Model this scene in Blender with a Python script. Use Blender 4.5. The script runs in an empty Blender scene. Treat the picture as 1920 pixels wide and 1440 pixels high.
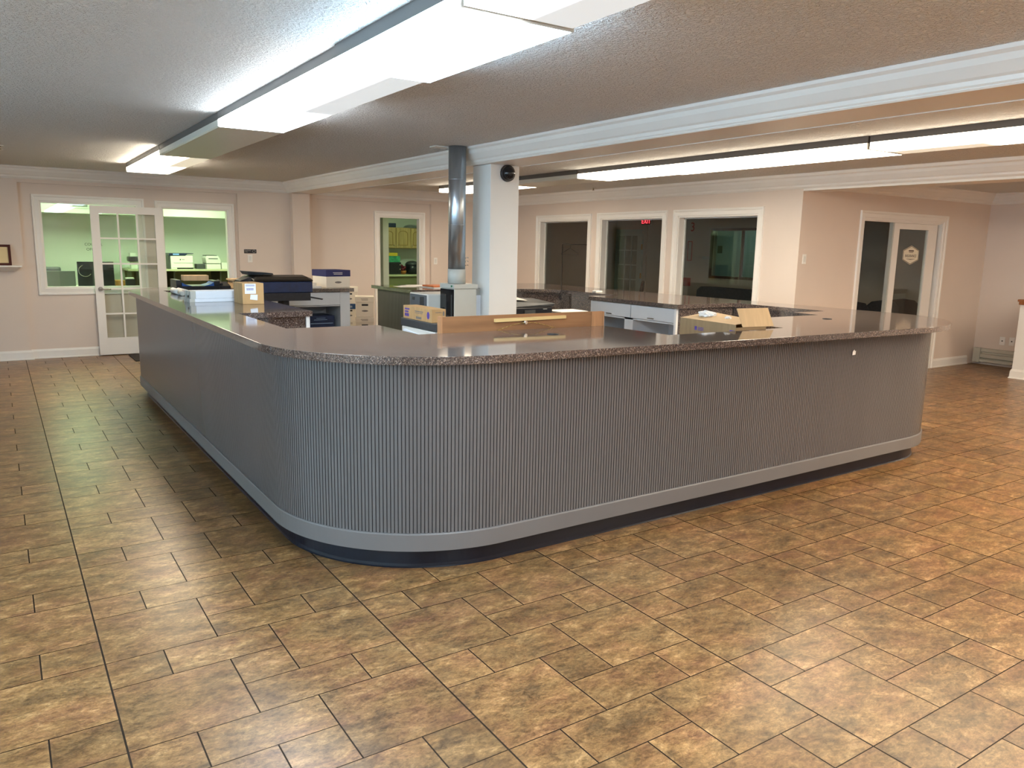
import bpy, bmesh, math, random
from mathutils import Matrix, Vector
random.seed(7)
S = bpy.context.scene
COL = S.collection
# ------------------------------------------------------------------ camera
r_ = None
def cam_axes(yaw, pitch, roll):
    fw = Vector((math.sin(yaw)*math.cos(pitch), math.cos(yaw)*math.cos(pitch), -math.sin(pitch)))
    r = Vector((math.cos(yaw), -math.sin(yaw), 0)); d = fw.cross(r)
    c, s = math.cos(roll), math.sin(roll)
    return c*r+s*d, -s*r+c*d, fw
rr, dd, ff = cam_axes(.584822, .1749476, -.01937476)
cd = bpy.data.cameras.new('camera'); cam = bpy.data.objects.new('camera', cd); COL.objects.link(cam)
m = Matrix.Identity(4)
for i in range(3):
    m[i][0] = rr[i]; m[i][1] = -dd[i]; m[i][2] = -ff[i]
m[0][3], m[1][3], m[2][3] = 0, 0, 1.6
cam.matrix_world = m
cd.sensor_width = 36; cd.lens = 1452.43/1920*36; cd.clip_start = .02; cd.clip_end = 100
S.camera = cam
# ------------------------------------------------------------------ world, exposure
w = bpy.data.worlds.new('world'); S.world = w; w.use_nodes = True
w.node_tree.nodes['Background'].inputs[0].default_value = (.52, .76, 1, 1)
w.node_tree.nodes['Background'].inputs[1].default_value = 4.6
S.view_settings.view_transform = 'Standard'; S.view_settings.look = 'None'
S.view_settings.gamma = 1; S.view_settings.use_curve_mapping = False
S.view_settings.exposure = 1.15
try:
    S.cycles.use_denoising = True; S.cycles.max_bounces = 10; S.cycles.diffuse_bounces = 6
    S.cycles.glossy_bounces = 5; S.cycles.transparent_max_bounces = 16
    S.cycles.sample_clamp_indirect = 6; S.cycles.caustics_reflective = False; S.cycles.caustics_refractive = False
except Exception: pass
# lamp colours and strengths (ceiling fixtures built below, some unseen and added for fill)
WARM = (1.0, .86, .66); COOL = (.55, .80, 1.0); NEUT = (.84, .93, 1.0); GREEN = (.74, 1.0, .60)
L_MAIN = 8.2; L_OFFICE = 12; L_KITCHEN = 10
CEIL = 2.5; TOP = 1.087
# ------------------------------------------------------------------ materials
MATS = {}
def mat(name, col, rough=.6, metal=0, ior=1.45, spec=.5, noise=None, bump=None, coat=0):
    if name in MATS: return MATS[name]
    mt = bpy.data.materials.new(name); mt.use_nodes = True; MATS[name] = mt
    nt = mt.node_tree; b = nt.nodes['Principled BSDF']
    b.inputs['Base Color'].default_value = (*col, 1); b.inputs['Roughness'].default_value = rough
    b.inputs['Metallic'].default_value = metal; b.inputs['IOR'].default_value = ior
    b.inputs['Specular IOR Level'].default_value = spec
    if coat: b.inputs['Coat Weight'].default_value = coat; b.inputs['Coat Roughness'].default_value = .05
    tc = nt.nodes.new('ShaderNodeTexCoord')
    if noise:  # (scale, amount, stretch)
        sc, am, st = noise
        mp = nt.nodes.new('ShaderNodeMapping'); mp.inputs['Scale'].default_value = st
        nt.links.new(tc.outputs['Object'], mp.inputs[0])
        n = nt.nodes.new('ShaderNodeTexNoise'); n.inputs['Scale'].default_value = sc; n.inputs['Detail'].default_value = 5
        nt.links.new(mp.outputs[0], n.inputs[0])
        rp = nt.nodes.new('ShaderNodeValToRGB')
        rp.color_ramp.elements[0].position = .3; rp.color_ramp.elements[1].position = .7
        rp.color_ramp.elements[0].color = (*[c*(1-am) for c in col], 1)
        rp.color_ramp.elements[1].color = (*[min(1, c*(1+am)) for c in col], 1)
        nt.links.new(n.outputs[0], rp.inputs[0]); nt.links.new(rp.outputs[0], b.inputs['Base Color'])
    if bump:  # (scale, strength, distance)
        n2 = nt.nodes.new('ShaderNodeTexNoise'); n2.inputs['Scale'].default_value = bump[0]; n2.inputs['Detail'].default_value = 3
        nt.links.new(tc.outputs['Object'], n2.inputs[0])
        bp = nt.nodes.new('ShaderNodeBump'); bp.inputs['Strength'].default_value = bump[1]; bp.inputs['Distance'].default_value = bump[2]
        nt.links.new(n2.outputs[0], bp.inputs['Height']); nt.links.new(bp.outputs[0], b.inputs['Normal'])
    return mt
def emat(name, col, st):
    mt = bpy.data.materials.new(name); mt.use_nodes = True; nt = mt.node_tree; b = nt.nodes['Principled BSDF']
    b.inputs['Base Color'].default_value = (*col, 1)
    b.inputs['Emission Color'].default_value = (*col, 1); b.inputs['Emission Strength'].default_value = st
    MATS[name] = mt; return mt
WALL = mat('painted_wall', (.74, .635, .555), .75, noise=(1.3, .03, (1, 1, 1)), bump=(160, .12, .002))
TRIM = mat('trim_paint', (.86, .83, .785), .38, noise=(2, .02, (1, 1, 1)))
WHITEP = mat('white_column_paint', (.74, .74, .72), .55, noise=(2, .02, (1, 1, 1)))
OWALL = mat('office_wall', (.62, .66, .60), .8, noise=(1, .03, (1, 1, 1)))
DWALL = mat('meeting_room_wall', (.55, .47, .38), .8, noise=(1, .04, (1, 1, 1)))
WHITEM = mat('white_melamine', (.64, .67, .70), .35, noise=(3, .02, (1, 1, 1)))
GREYP = mat('grey_steel_paint', (.50, .51, .47), .4, noise=(5, .03, (1, 1, 1)))
BLACK = mat('black_plastic', (.012, .013, .018), .32, noise=(30, .3, (1, 1, 1)))
NAVY = mat('navy_plastic', (.010, .022, .065), .3, noise=(20, .2, (1, 1, 1)))
DARKG = mat('dark_grey_plastic', (.055, .06, .065), .4, noise=(20, .1, (1, 1, 1)))
SCREEN = mat('dark_screen', (.01, .01, .012), .08)
CARD = mat('cardboard', (.50, .31, .14), .8, noise=(6, .10, (1, 6, 1)), bump=(60, .2, .002))
CARDT = mat('tan_cardboard', (.58, .40, .22), .8, noise=(6, .08, (6, 1, 1)))
CARDD = mat('brown_cardboard', (.30, .195, .10), .8, noise=(6, .10, (1, 6, 1)))
ARCH = mat('archive_board', (.86, .78, .66), .8, noise=(4, .05, (1, 1, 1)))
PAPER = mat('white_paper', (.82, .80, .77), .8, noise=(10, .03, (1, 1, 1)))
PAPERB = mat('bluish_white_card', (.82, .88, .96), .7, noise=(8, .02, (1, 1, 1)))
INK = mat('purple_print', (.10, .06, .30), .7, noise=(40, .2, (1, 1, 1)))
INKG = mat('grey_print', (.20, .17, .15), .7, noise=(40, .2, (1, 1, 1)))
OAK = mat('oak_cabinet', (.42, .29, .12), .45, noise=(3, .22, (14, 14, 1)))
WOODB = mat('brown_board', (.30, .135, .055), .55, noise=(2.5, .22, (1, 1, 9)), bump=(80, .1, .001))
BATTEN = mat('pine_batten', (.72, .48, .20), .6, noise=(5, .12, (1, 9, 9)))
PINEF = mat('frame_end_wood', (.42, .20, .09), .55, noise=(5, .15, (9, 9, 1)))
CHROME = mat('brushed_nickel', (.55, .50, .45), .25, 1)
GALV = mat('galvanized_steel', (.50, .56, .62), .30, .92, noise=(9, .16, (1, 1, .3)))
BRASS = mat('brass', (.55, .36, .12), .35, 1)
HARD = mat('hardboard', (.33, .21, .11), .7, noise=(12, .08, (1, 1, 1)))
RED = mat('red_paint', (.45, .03, .02), .6, noise=(9, .1, (1, 1, 1)))
ORANGE = mat('orange_folder', (.60, .17, .05), .6, noise=(9, .05, (1, 1, 1)))
TOEM = mat('toe_kick_vinyl', (.006, .007, .014), .35, noise=(9, .2, (1, 1, 1)))
MATM = mat('door_mat_rubber', (.035, .025, .022), .9, bump=(90, .5, .004), noise=(60, .2, (1, 1, 1)))
LIPM = mat('pale_edge_strip', (.85, .84, .82), .4)
LAM = mat('grey_laminate', (.142, .132, .131), .24, noise=(2, .05, (1, 1, .2)))
LAMD = mat('dark_groove', (.014, .012, .015), .6)  # near-black tone of the groove faces between slats
LAMT = mat('grey_trim_band', (.165, .153, .148), .42, noise=(3, .04, (1, 1, 1)))
OLIVE = mat('olive_panel', (.20, .20, .10), .6, noise=(3, .08, (1, 1, 1)))
GLOSSW = mat('white_plastic', (.72, .72, .68), .35, noise=(9, .02, (1, 1, 1)))
HEATM = mat('heater_enamel', (.52, .50, .42), .4, noise=(9, .03, (1, 1, 1)))

def granite():
    mt = bpy.data.materials.new('speckled_granite'); mt.use_nodes = True; nt = mt.node_tree; b = nt.nodes['Principled BSDF']
    tc = nt.nodes.new('ShaderNodeTexCoord')
    v = nt.nodes.new('ShaderNodeTexVoronoi'); v.inputs['Scale'].default_value = 290
    n = nt.nodes.new('ShaderNodeTexNoise'); n.inputs['Scale'].default_value = 95; n.inputs['Detail'].default_value = 4
    nt.links.new(tc.outputs['Object'], v.inputs[0]); nt.links.new(tc.outputs['Object'], n.inputs[0])
    sp = nt.nodes.new('ShaderNodeSeparateColor'); nt.links.new(v.outputs['Color'], sp.inputs[0])
    r1 = nt.nodes.new('ShaderNodeValToRGB'); e = r1.color_ramp.elements
    r1.color_ramp.interpolation = 'CONSTANT'
    e[0].position = 0; e[0].color = (.036, .028, .029, 1)
    e[1].position = .30; e[1].color = (.086, .066, .064, 1)
    for p, c in ((.58, (.135, .10, .088)), (.84, (.26, .205, .165)), (.94, (.34, .29, .26))):
        x = e.new(p); x.color = (*c, 1)
    nt.links.new(sp.outputs[0], r1.inputs[0])
    r2 = nt.nodes.new('ShaderNodeValToRGB'); r2.color_ramp.elements[0].position = .35; r2.color_ramp.elements[1].position = .7
    r2.color_ramp.elements[0].color = (.55, .55, .55, 1); r2.color_ramp.elements[1].color = (1.35, 1.3, 1.25, 1)
    nt.links.new(n.outputs[0], r2.inputs[0])
    mx = nt.nodes.new('ShaderNodeMix'); mx.data_type = 'RGBA'; mx.blend_type = 'MULTIPLY'; mx.inputs[0].default_value = 1
    nt.links.new(r1.outputs[0], mx.inputs[6]); nt.links.new(r2.outputs[0], mx.inputs[7])
    nt.links.new(mx.outputs[2], b.inputs['Base Color'])
    b.inputs['Roughness'].default_value = .07; b.inputs['IOR'].default_value = 2.05
    MATS['granite'] = mt; return mt
GRAN = granite()

def ceiling_mat():
    mt = bpy.data.materials.new('stippled_ceiling'); mt.use_nodes = True; nt = mt.node_tree; b = nt.nodes['Principled BSDF']
    b.inputs['Base Color'].default_value = (.90, .90, .89, 1); b.inputs['Roughness'].default_value = .85
    tc = nt.nodes.new('ShaderNodeTexCoord')
    v = nt.nodes.new('ShaderNodeTexNoise'); v.inputs['Scale'].default_value = 55; v.inputs['Detail'].default_value = 3; v.inputs['Roughness'].default_value = .6
    v.inputs['Distortion'].default_value = .6
    nt.links.new(tc.outputs['Object'], v.inputs[0])
    r = nt.nodes.new('ShaderNodeValToRGB'); r.color_ramp.elements[0].position = .42; r.color_ramp.elements[1].position = .62
    nt.links.new(v.outputs[0], r.inputs[0])
    bp = nt.nodes.new('ShaderNodeBump'); bp.inputs['Strength'].default_value = 1.0; bp.inputs['Distance'].default_value = .011
    nt.links.new(r.outputs[0], bp.inputs['Height']); nt.links.new(bp.outputs[0], b.inputs['Normal'])
    return mt
CEILM = ceiling_mat()

def glass(name, tint=(.92, .95, .93), boost=0.0):
    mt = bpy.data.materials.new(name); mt.use_nodes = True; nt = mt.node_tree
    for n in list(nt.nodes): nt.nodes.remove(n)
    o = nt.nodes.new('ShaderNodeOutputMaterial'); mx = nt.nodes.new('ShaderNodeMixShader')
    fr = nt.nodes.new('ShaderNodeFresnel'); ge = nt.nodes.new('ShaderNodeNewGeometry')
    mr = nt.nodes.new('ShaderNodeMapRange'); mr.inputs[3].default_value = 1.5; mr.inputs[4].default_value = 1/1.5
    nt.links.new(ge.outputs['Backfacing'], mr.inputs[0]); nt.links.new(mr.outputs[0], fr.inputs[0])
    t = nt.nodes.new('ShaderNodeBsdfTransparent'); t.inputs[0].default_value = (*tint, 1)
    g = nt.nodes.new('ShaderNodeBsdfGlossy'); g.inputs['Roughness'].default_value = .01
    nt.links.new(fr.outputs[0], mx.inputs[0]); nt.links.new(t.outputs[0], mx.inputs[1]); nt.links.new(g.outputs[0], mx.inputs[2])
    nt.links.new(mx.outputs[0], o.inputs[0]); return mt
GLASS = glass('window_glass')
GLASSD = glass('smoked_glass', (.30, .33, .36))

def floor_mat():
    mt = bpy.data.materials.new('stone_look_tile'); mt.use_nodes = True; nt = mt.node_tree; b = nt.nodes['Principled BSDF']; N = nt.nodes.new; L = nt.links.new
    tc = N('ShaderNodeTexCoord'); at = N('ShaderNodeAttribute'); at.attribute_name = 'rnd'
    sc = N('ShaderNodeVectorMath'); sc.operation = 'SCALE'; sc.inputs[3].default_value = 37
    L(at.outputs['Color'], sc.inputs[0])
    ad = N('ShaderNodeVectorMath'); L(tc.outputs['Object'], ad.inputs[0]); L(sc.outputs[0], ad.inputs[1])
    mp = N('ShaderNodeMapping'); mp.inputs['Scale'].default_value = (1, 1.7, 1); mp.inputs['Rotation'].default_value = (0, 0, .35); L(ad.outputs[0], mp.inputs[0])
    def noise(s, d, r, dist):
        n = N('ShaderNodeTexNoise'); n.inputs['Scale'].default_value = s; n.inputs['Detail'].default_value = d
        n.inputs['Roughness'].default_value = r; n.inputs['Distortion'].default_value = dist; L(mp.outputs[0], n.inputs[0]); return n
    n1 = noise(7.5, 12, .76, .35); n2 = noise(3.4, 5, .6, .2); n3 = noise(38, 8, .80, .6)
    r1 = N('ShaderNodeValToRGB'); e = r1.color_ramp.elements
    e[0].position = .36; e[0].color = (0.087, 0.041, 0.016, 1); e[1].position = .65; e[1].color = (0.531, 0.317, 0.140, 1)
    for p, c in ((.44, (0.154, 0.078, 0.030)), (.50, (0.232, 0.122, 0.045)), (.57, (0.340, 0.187, 0.072))):
        x = e.new(p); x.color = (*c, 1)
    L(n1.outputs[0], r1.inputs[0])
    r2 = N('ShaderNodeValToRGB'); e = r2.color_ramp.elements
    e[0].position = .38; e[0].color = (0.166, 0.119, 0.060, 1); e[1].position = .64; e[1].color = (0.349, 0.157, 0.084, 1)
    x = e.new(.5); x.color = (0.257, 0.142, 0.060, 1)
    L(n2.outputs[0], r2.inputs[0])
    m1 = N('ShaderNodeMix'); m1.data_type = 'RGBA'; m1.inputs[0].default_value = .30; L(r1.outputs[0], m1.inputs[6]); L(r2.outputs[0], m1.inputs[7])
    r3 = N('ShaderNodeValToRGB'); e = r3.color_ramp.elements; e[0].position = .36; e[0].color = (.56, .53, .49, 1); e[1].position = .64; e[1].color = (1.38, 1.37, 1.33, 1)
    L(n3.outputs[0], r3.inputs[0])
    # thin dark cracks in the stone print
    vo = N('ShaderNodeTexVoronoi'); vo.feature = 'DISTANCE_TO_EDGE'; vo.inputs['Scale'].default_value = 7.5
    wp = N('ShaderNodeVectorMath'); wp.operation = 'MULTIPLY_ADD'; L(n3.outputs['Color'], wp.inputs[0]); wp.inputs[1].default_value = (.10, .10, .10); L(mp.outputs[0], wp.inputs[2]); L(wp.outputs[0], vo.inputs[0])
    cr = N('ShaderNodeMapRange'); cr.inputs[1].default_value = 0; cr.inputs[2].default_value = .014; cr.inputs[3].default_value = .72; cr.inputs[4].default_value = 1; L(vo.outputs['Distance'], cr.inputs[0])
    m2 = N('ShaderNodeMix'); m2.data_type = 'RGBA'; m2.blend_type = 'MULTIPLY'; m2.inputs[0].default_value = 1; L(m1.outputs[2], m2.inputs[6]); L(r3.outputs[0], m2.inputs[7])
    mc = N('ShaderNodeVectorMath'); mc.operation = 'SCALE'; L(m2.outputs[2], mc.inputs[0]); L(cr.outputs[0], mc.inputs[3])
    # tile to tile variation
    sx = N('ShaderNodeSeparateColor'); L(at.outputs['Color'], sx.inputs[0])
    mr = N('ShaderNodeMapRange'); mr.inputs[3].default_value = .84; mr.inputs[4].default_value = 1.10; L(sx.outputs[1], mr.inputs[0])
    m3 = N('ShaderNodeVectorMath'); m3.operation = 'SCALE'; L(mc.outputs[0], m3.inputs[0]); L(mr.outputs[0], m3.inputs[3])
    L(m3.outputs[0], b.inputs['Base Color'])
    rr = N('ShaderNodeMapRange'); rr.inputs[3].default_value = .25; rr.inputs[4].default_value = .38; L(n3.outputs[0], rr.inputs[0]); L(rr.outputs[0], b.inputs['Roughness'])
    bp = N('ShaderNodeBump'); bp.inputs['Strength'].default_value = .18; bp.inputs['Distance'].default_value = .003; L(n1.outputs[0], bp.inputs['Height']); L(bp.outputs[0], b.inputs['Normal'])
    b.inputs['Specular IOR Level'].default_value = .5
    return mt
FLOORM = floor_mat()
GROUT = mat('dark_grout', (.040, .028, .020), .85, spec=.2)
GROUTL = mat('light_grout', (.30, .24, .16), .7)

def lens_mat(name, col, st, L_, R_, side=1.9):
    """diffuser whose tubes light the left / right half only over the given local y spans"""
    mt = bpy.data.materials.new(name); mt.use_nodes = True; nt = mt.node_tree; b = nt.nodes['Principled BSDF']; N = nt.nodes.new; L = nt.links.new
    b.inputs['Base Color'].default_value = (.72, .71, .63, 1); b.inputs['Roughness'].default_value = .35
    tc = N('ShaderNodeTexCoord'); sx = N('ShaderNodeSeparateXYZ'); L(tc.outputs['Object'], sx.inputs[0])
    def ss(sock, a, b_):
        m_ = N('ShaderNodeMapRange'); m_.interpolation_type = 'SMOOTHSTEP'; m_.inputs[1].default_value = a; m_.inputs[2].default_value = b_
        L(sock, m_.inputs[0]); return m_.outputs[0]
    def mul(a, b_):
        q = N('ShaderNodeMath'); q.operation = 'MULTIPLY'; L(a, q.inputs[0]); L(b_, q.inputs[1]); return q.outputs[0]
    def span(rg):
        if rg is None: return None
        return mul(ss(sx.outputs[1], rg[0]-.10, rg[0]+.03), ss(sx.outputs[1], rg[1]+.10, rg[1]-.03))
    parts = []
    l = span(L_); r = span(R_)
    if l: parts.append(mul(l, ss(sx.outputs[0], .05, -.02)))
    if r: parts.append(mul(r, ss(sx.outputs[0], -.05, .02)))
    if parts:
        o = parts[0]
        if len(parts) > 1:
            q = N('ShaderNodeMath'); q.operation = 'ADD'; L(parts[0], q.inputs[0]); L(parts[1], q.inputs[1]); o = q.outputs[0]
        q = N('ShaderNodeMath'); q.operation = 'MULTIPLY_ADD'; L(o, q.inputs[0]); q.inputs[1].default_value = st; q.inputs[2].default_value = st*.035; q.use_clamp = False
        b.inputs['Emission Color'].default_value = (*col, 1)
        sd = N('ShaderNodeMapRange'); sd.inputs[1].default_value = .012; sd.inputs[2].default_value = .03; sd.inputs[3].default_value = 1; sd.inputs[4].default_value = side
        L(sx.outputs[2], sd.inputs[0]); L(mul(q.outputs[0], sd.outputs[0]), b.inputs['Emission Strength'])
    return mt
# ------------------------------------------------------------------ mesh helpers
def NB(): return bmesh.new()
def box(bm, x0, x1, y0, y1, z0, z1, mi=0):
    v = [bm.verts.new(p) for p in ((x0,y0,z0),(x1,y0,z0),(x1,y1,z0),(x0,y1,z0),(x0,y0,z1),(x1,y0,z1),(x1,y1,z1),(x0,y1,z1))]
    for f in ((3,2,1,0),(4,5,6,7),(0,1,5,4),(1,2,6,5),(2,3,7,6),(3,0,4,7)):
        q = bm.faces.new([v[i] for i in f]); q.material_index = mi
    return bm
def hexa(bm, b4, t4, mi=0):
    v = [bm.verts.new(p) for p in list(b4)+list(t4)]
    for f in ((3,2,1,0),(4,5,6,7),(0,1,5,4),(1,2,6,5),(2,3,7,6),(3,0,4,7)):
        bm.faces.new([v[i] for i in f]).material_index = mi
    return bm
def prism(bm, pts, z0, z1, mi=0, mapf=None):
    g = mapf or (lambda u, v, h: (u, v, h))
    a = [bm.verts.new(g(p[0], p[1], z0)) for p in pts]; b = [bm.verts.new(g(p[0], p[1], z1)) for p in pts]
    n = len(pts)
    bm.faces.new(a[::-1]).material_index = mi; bm.faces.new(b).material_index = mi
    for i in range(n): bm.faces.new((a[i], a[(i+1) % n], b[(i+1) % n], b[i])).material_index = mi
    return bm
def tube(bm, p0, p1, r0, r1=None, seg=16, mi=0, cap=True):
    r1 = r0 if r1 is None else r1
    p0, p1 = Vector(p0), Vector(p1); d = (p1-p0).normalized()
    u = d.orthogonal().normalized(); w_ = d.cross(u)
    A = []; B = []
    for i in range(seg):
        t = 2*math.pi*i/seg; o = u*math.cos(t)+w_*math.sin(t)
        A.append(bm.verts.new(p0+o*r0)); B.append(bm.verts.new(p1+o*r1))
    for i in range(seg):
        f = bm.faces.new((A[i], A[(i+1) % seg], B[(i+1) % seg], B[i])); f.smooth = True; f.material_index = mi
    if cap: bm.faces.new(A[::-1]).material_index = mi; bm.faces.new(B).material_index = mi
    return bm
def polytube(bm, pts, r, seg=8, mi=0):
    for a, b in zip(pts[:-1], pts[1:]): tube(bm, a, b, r, seg=seg, mi=mi)
    return bm
def dome(bm, c, axis, r, depth, seg=24, rings=8, mi=0):
    c = Vector(c); axis = Vector(axis).normalized(); u = axis.orthogonal().normalized(); v = axis.cross(u)
    prev = None
    for k in range(rings+1):
        t = math.pi/2*k/rings; rad = r*math.cos(t); h = depth*math.sin(t)
        if k == rings:
            top = bm.verts.new(c+axis*h)
            for i in range(seg): bm.faces.new((prev[i], prev[(i+1) % seg], top)).smooth = True
            break
        ring = [bm.verts.new(c+axis*h+(u*math.cos(2*math.pi*i/seg)+v*math.sin(2*math.pi*i/seg))*rad) for i in range(seg)]
        if prev:
            for i in range(seg): bm.faces.new((prev[i], prev[(i+1) % seg], ring[(i+1) % seg], ring[i])).smooth = True
        prev = ring
    return bm
def sweep(bm, path, prof, closed=False, mapf=None, mi=0):
    """path: 2-D polyline; prof: [(offset to the left of travel, height)]; mitred corners"""
    g = mapf or (lambda u, v, h: (u, v, h)); P = [Vector(p) for p in path]; n = len(P); rings = []
    for i in range(n):
        def nrm(a, b): d = (b-a).normalized(); return Vector((-d.y, d.x))
        if closed: n0, n1 = nrm(P[i-1], P[i]), nrm(P[i], P[(i+1) % n])
        else:
            n0 = nrm(P[i-1], P[i]) if i else nrm(P[0], P[1]); n1 = nrm(P[i], P[i+1]) if i < n-1 else n0
        mN = (n0+n1); mN = mN/max(1e-6, mN.dot(n0)) if mN.length > 1e-6 else n0
        rings.append([bm.verts.new(g(*(P[i]+mN*o), h)) for o, h in prof])
    m_ = n if closed else n-1; k = len(prof)
    for i in range(m_):
        A, B = rings[i], rings[(i+1) % n]
        for j in range(k):
            jj = (j+1) % k
            f = bm.faces.new((A[j], B[j], B[jj], A[jj])); f.material_index = mi
    if not closed:
        bm.faces.new(rings[0]); bm.faces.new(rings[-1][::-1])
    return bm
def obj(name, bm, mats, parent=None, bevel=0, smooth=False, local=False):
    bmesh.ops.recalc_face_normals(bm, faces=bm.faces[:])
    me = bpy.data.meshes.new(name); 
    if parent is not None and not local:
        bmesh.ops.translate(bm, vec=-Vector(parent['_w']), verts=bm.verts[:])
    bm.to_mesh(me); bm.free()
    o = bpy.data.objects.new(name, me); COL.objects.link(o)
    for q in (mats if isinstance(mats, (list, tuple)) else [mats]): me.materials.append(q)
    if smooth:
        for p in me.polygons: p.use_smooth = True
    if parent is not None:
        o.parent = parent
        if not local: o['_w'] = tuple(parent['_w'])
    else: o['_w'] = (0, 0, 0)
    if bevel:
        md = o.modifiers.new('bevel', 'BEVEL'); md.width = bevel; md.segments = 2; md.limit_method = 'ANGLE'
    return o
def tag(o, label, cat, group=None, kind=None):
    o['label'] = label; o['category'] = cat
    if group: o['group'] = group
    if kind: o['kind'] = kind
    return o
def thing(name, label, cat, loc=(0, 0, 0), rz=0, group=None, kind=None):
    o = bpy.data.objects.new(name, None); COL.objects.link(o); o.location = loc; o.rotation_euler = (0, 0, rz)
    o['_w'] = tuple(loc); o.empty_display_size = .1
    return tag(o, label, cat, group, kind)
def struct(name, bm, m_, label, cat='wall', bevel=0):
    o = obj(name, bm, m_, bevel=bevel); return tag(o, label, cat, kind='structure')
FONT_OK = True
def text(name, s, size, loc, rot, m_, parent, extrude=.001, align='CENTER', local=False):
    c = bpy.data.curves.new(name, 'FONT'); c.body = s; c.size = size; c.extrude = extrude; c.align_x = align; c.align_y = 'CENTER'
    c.materials.append(m_); o = bpy.data.objects.new('tmp_text', c); COL.objects.link(o)
    me = bpy.data.meshes.new_from_object(o); bpy.data.objects.remove(o); me.name = name
    if not me.materials: me.materials.append(m_)
    o = bpy.data.objects.new(name, me); COL.objects.link(o)
    o.rotation_euler = rot
    o.location = Vector(loc) if (parent is None or local) else Vector(loc)-Vector(parent['_w'])
    if parent is not None: o.parent = parent
    return o
def wall_grid(bm, a0, a1, z0, z1, holes, mk):
    """split the rectangle [a0,a1]x[z0,z1] round the holes and call mk(a,b,c,d) for each solid cell"""
    A = sorted({a0, a1, *[h[0] for h in holes], *[h[1] for h in holes]}); Z = sorted({z0, z1, *[h[2] for h in holes], *[h[3] for h in holes]})
    for i in range(len(A)-1):
        run = None
        for k in range(len(Z)-1):
            ca, cz = (A[i]+A[i+1])/2, (Z[k]+Z[k+1])/2
            if any(h[0] < ca < h[1] and h[2] < cz < h[3] for h in holes):
                if run is not None: mk(A[i], A[i+1], run, Z[k]); run = None
            elif run is None: run = Z[k]
        if run is not None: mk(A[i], A[i+1], run, Z[-1])
    return bm
# ------------------------------------------------------------------ floor: modular tiles
G = .2067; OX = .018; OY = .018
def build_floor():
    bm = NB(); rnd = []
    box(bm, -4, 14.6, -5, 16, -.06, -.0016, 1)
    pat = ((0, 0, 2, 2), (3, 1, 2, 2), (2, 0, 2, 1), (4, 0, 1, 1), (2, 1, 1, 1), (0, 2, 1, 1), (1, 2, 2, 1))
    base = len(bm.faces)
    cols = {}
    i0 = -5; 
    for bi in range(-4, 14):
        for bj in range(-9, 27):
            for (i, j, w_, h) in pat:
                x = OX+(1+5*bi+i)*G; y = OY+(3*bj+j)*G
                gx0 = .0026 if i else .0032; gx1 = .0026 if i+w_ < 5 else .0032; gy = .0020
                x0, x1, y0, y1 = x+gx0, x+w_*G-gx1, y+gy, y+h*G-gy
                x0 = max(x0, -4); x1 = min(x1, 14.6); y0 = max(y0, -5); y1 = min(y1, 16)
                if x1-x0 < .01 or y1-y0 < .01: continue
                v = [bm.verts.new(p) for p in ((x0, y0, 0), (x1, y0, 0), (x1, y1, 0), (x0, y1, 0))]
                bm.faces.new(v)
    me = bpy.data.meshes.new('floor'); bm.to_mesh(me); n = len(me.polygons); bm.free()
    a = me.attributes.new('rnd', 'FLOAT_COLOR', 'FACE')
    for k in range(n): a.data[k].color = (random.random(), random.random(), random.random(), 1)
    me.materials.append(FLOORM); me.materials.append(GROUT)
    o = bpy.data.objects.new('floor', me); COL.objects.link(o); o['_w'] = (0, 0, 0)
    tag(o, 'brown and tan stone-look modular tile floor of the whole reception room', 'floor', kind='structure')
build_floor()
# ------------------------------------------------------------------ room shell
struct('ceiling', box(NB(), -4.1, 14.6, -5.1, 16, CEIL, CEIL+.1), CEILM, 'stippled off-white ceiling over the reception room', 'ceiling')
def wall_left_bm(holes):
    bm = NB(); wall_grid(bm, -5, 12.06, 0, CEIL, holes, lambda a, b, c, d: box(bm, -4.1, -4, a, b, c, d)); return bm
# back wall, left bay (y=12.06, recess at 12.12)
bm = NB()
H1 = (.53, 1.70, .94, 2.075); D1 = (2.015, 2.92, 0, 2.06)
wall_grid(bm, -4.1, 3.84, 0, CEIL, [(.30, 3.05, 0, 2.30)], lambda a, b, c, d: box(bm, a, b, 12.06, 12.12, c, d))
wall_grid(bm, -4.1, 3.80, 0, CEIL, [H1, D1], lambda a, b, c, d: box(bm, a, b, 12.12, 12.22, c, d))
struct('wall_back_left', bm, WALL, 'beige back wall of the left bay, with the office window and doorway')
# back wall, right bay
bm = NB()
D2 = (5.36, 6.12, 0, 2.06)
wall_grid(bm, 4.05, 7.93, 0, CEIL, [(4.29, 6.30, 0, 2.29)], lambda a, b, c, d: box(bm, a, b, 12.13, 12.19, c, d))
wall_grid(bm, 3.80, 8.08, 0, CEIL, [D2], lambda a, b, c, d: box(bm, a, b, 12.19, 12.29, c, d))
struct('wall_back_right', bm, WALL, 'beige back wall behind the grey column, with the kitchen doorway')
# window wall x = 7.93
WINS = [(9.865, 11.20, .86, 2.055), (8.19, 9.545, .86, 2.06), (6.52, 7.885, .86, 2.06)]
bm = NB()
wall_grid(bm, 5.9, 12.19, 0, CEIL, WINS, lambda a, b, c, d: box(bm, 7.93, 8.07, a, b, c, d))
struct('wall_window_side', bm, WALL, 'beige wall holding the row of three dark interior windows')
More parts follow.
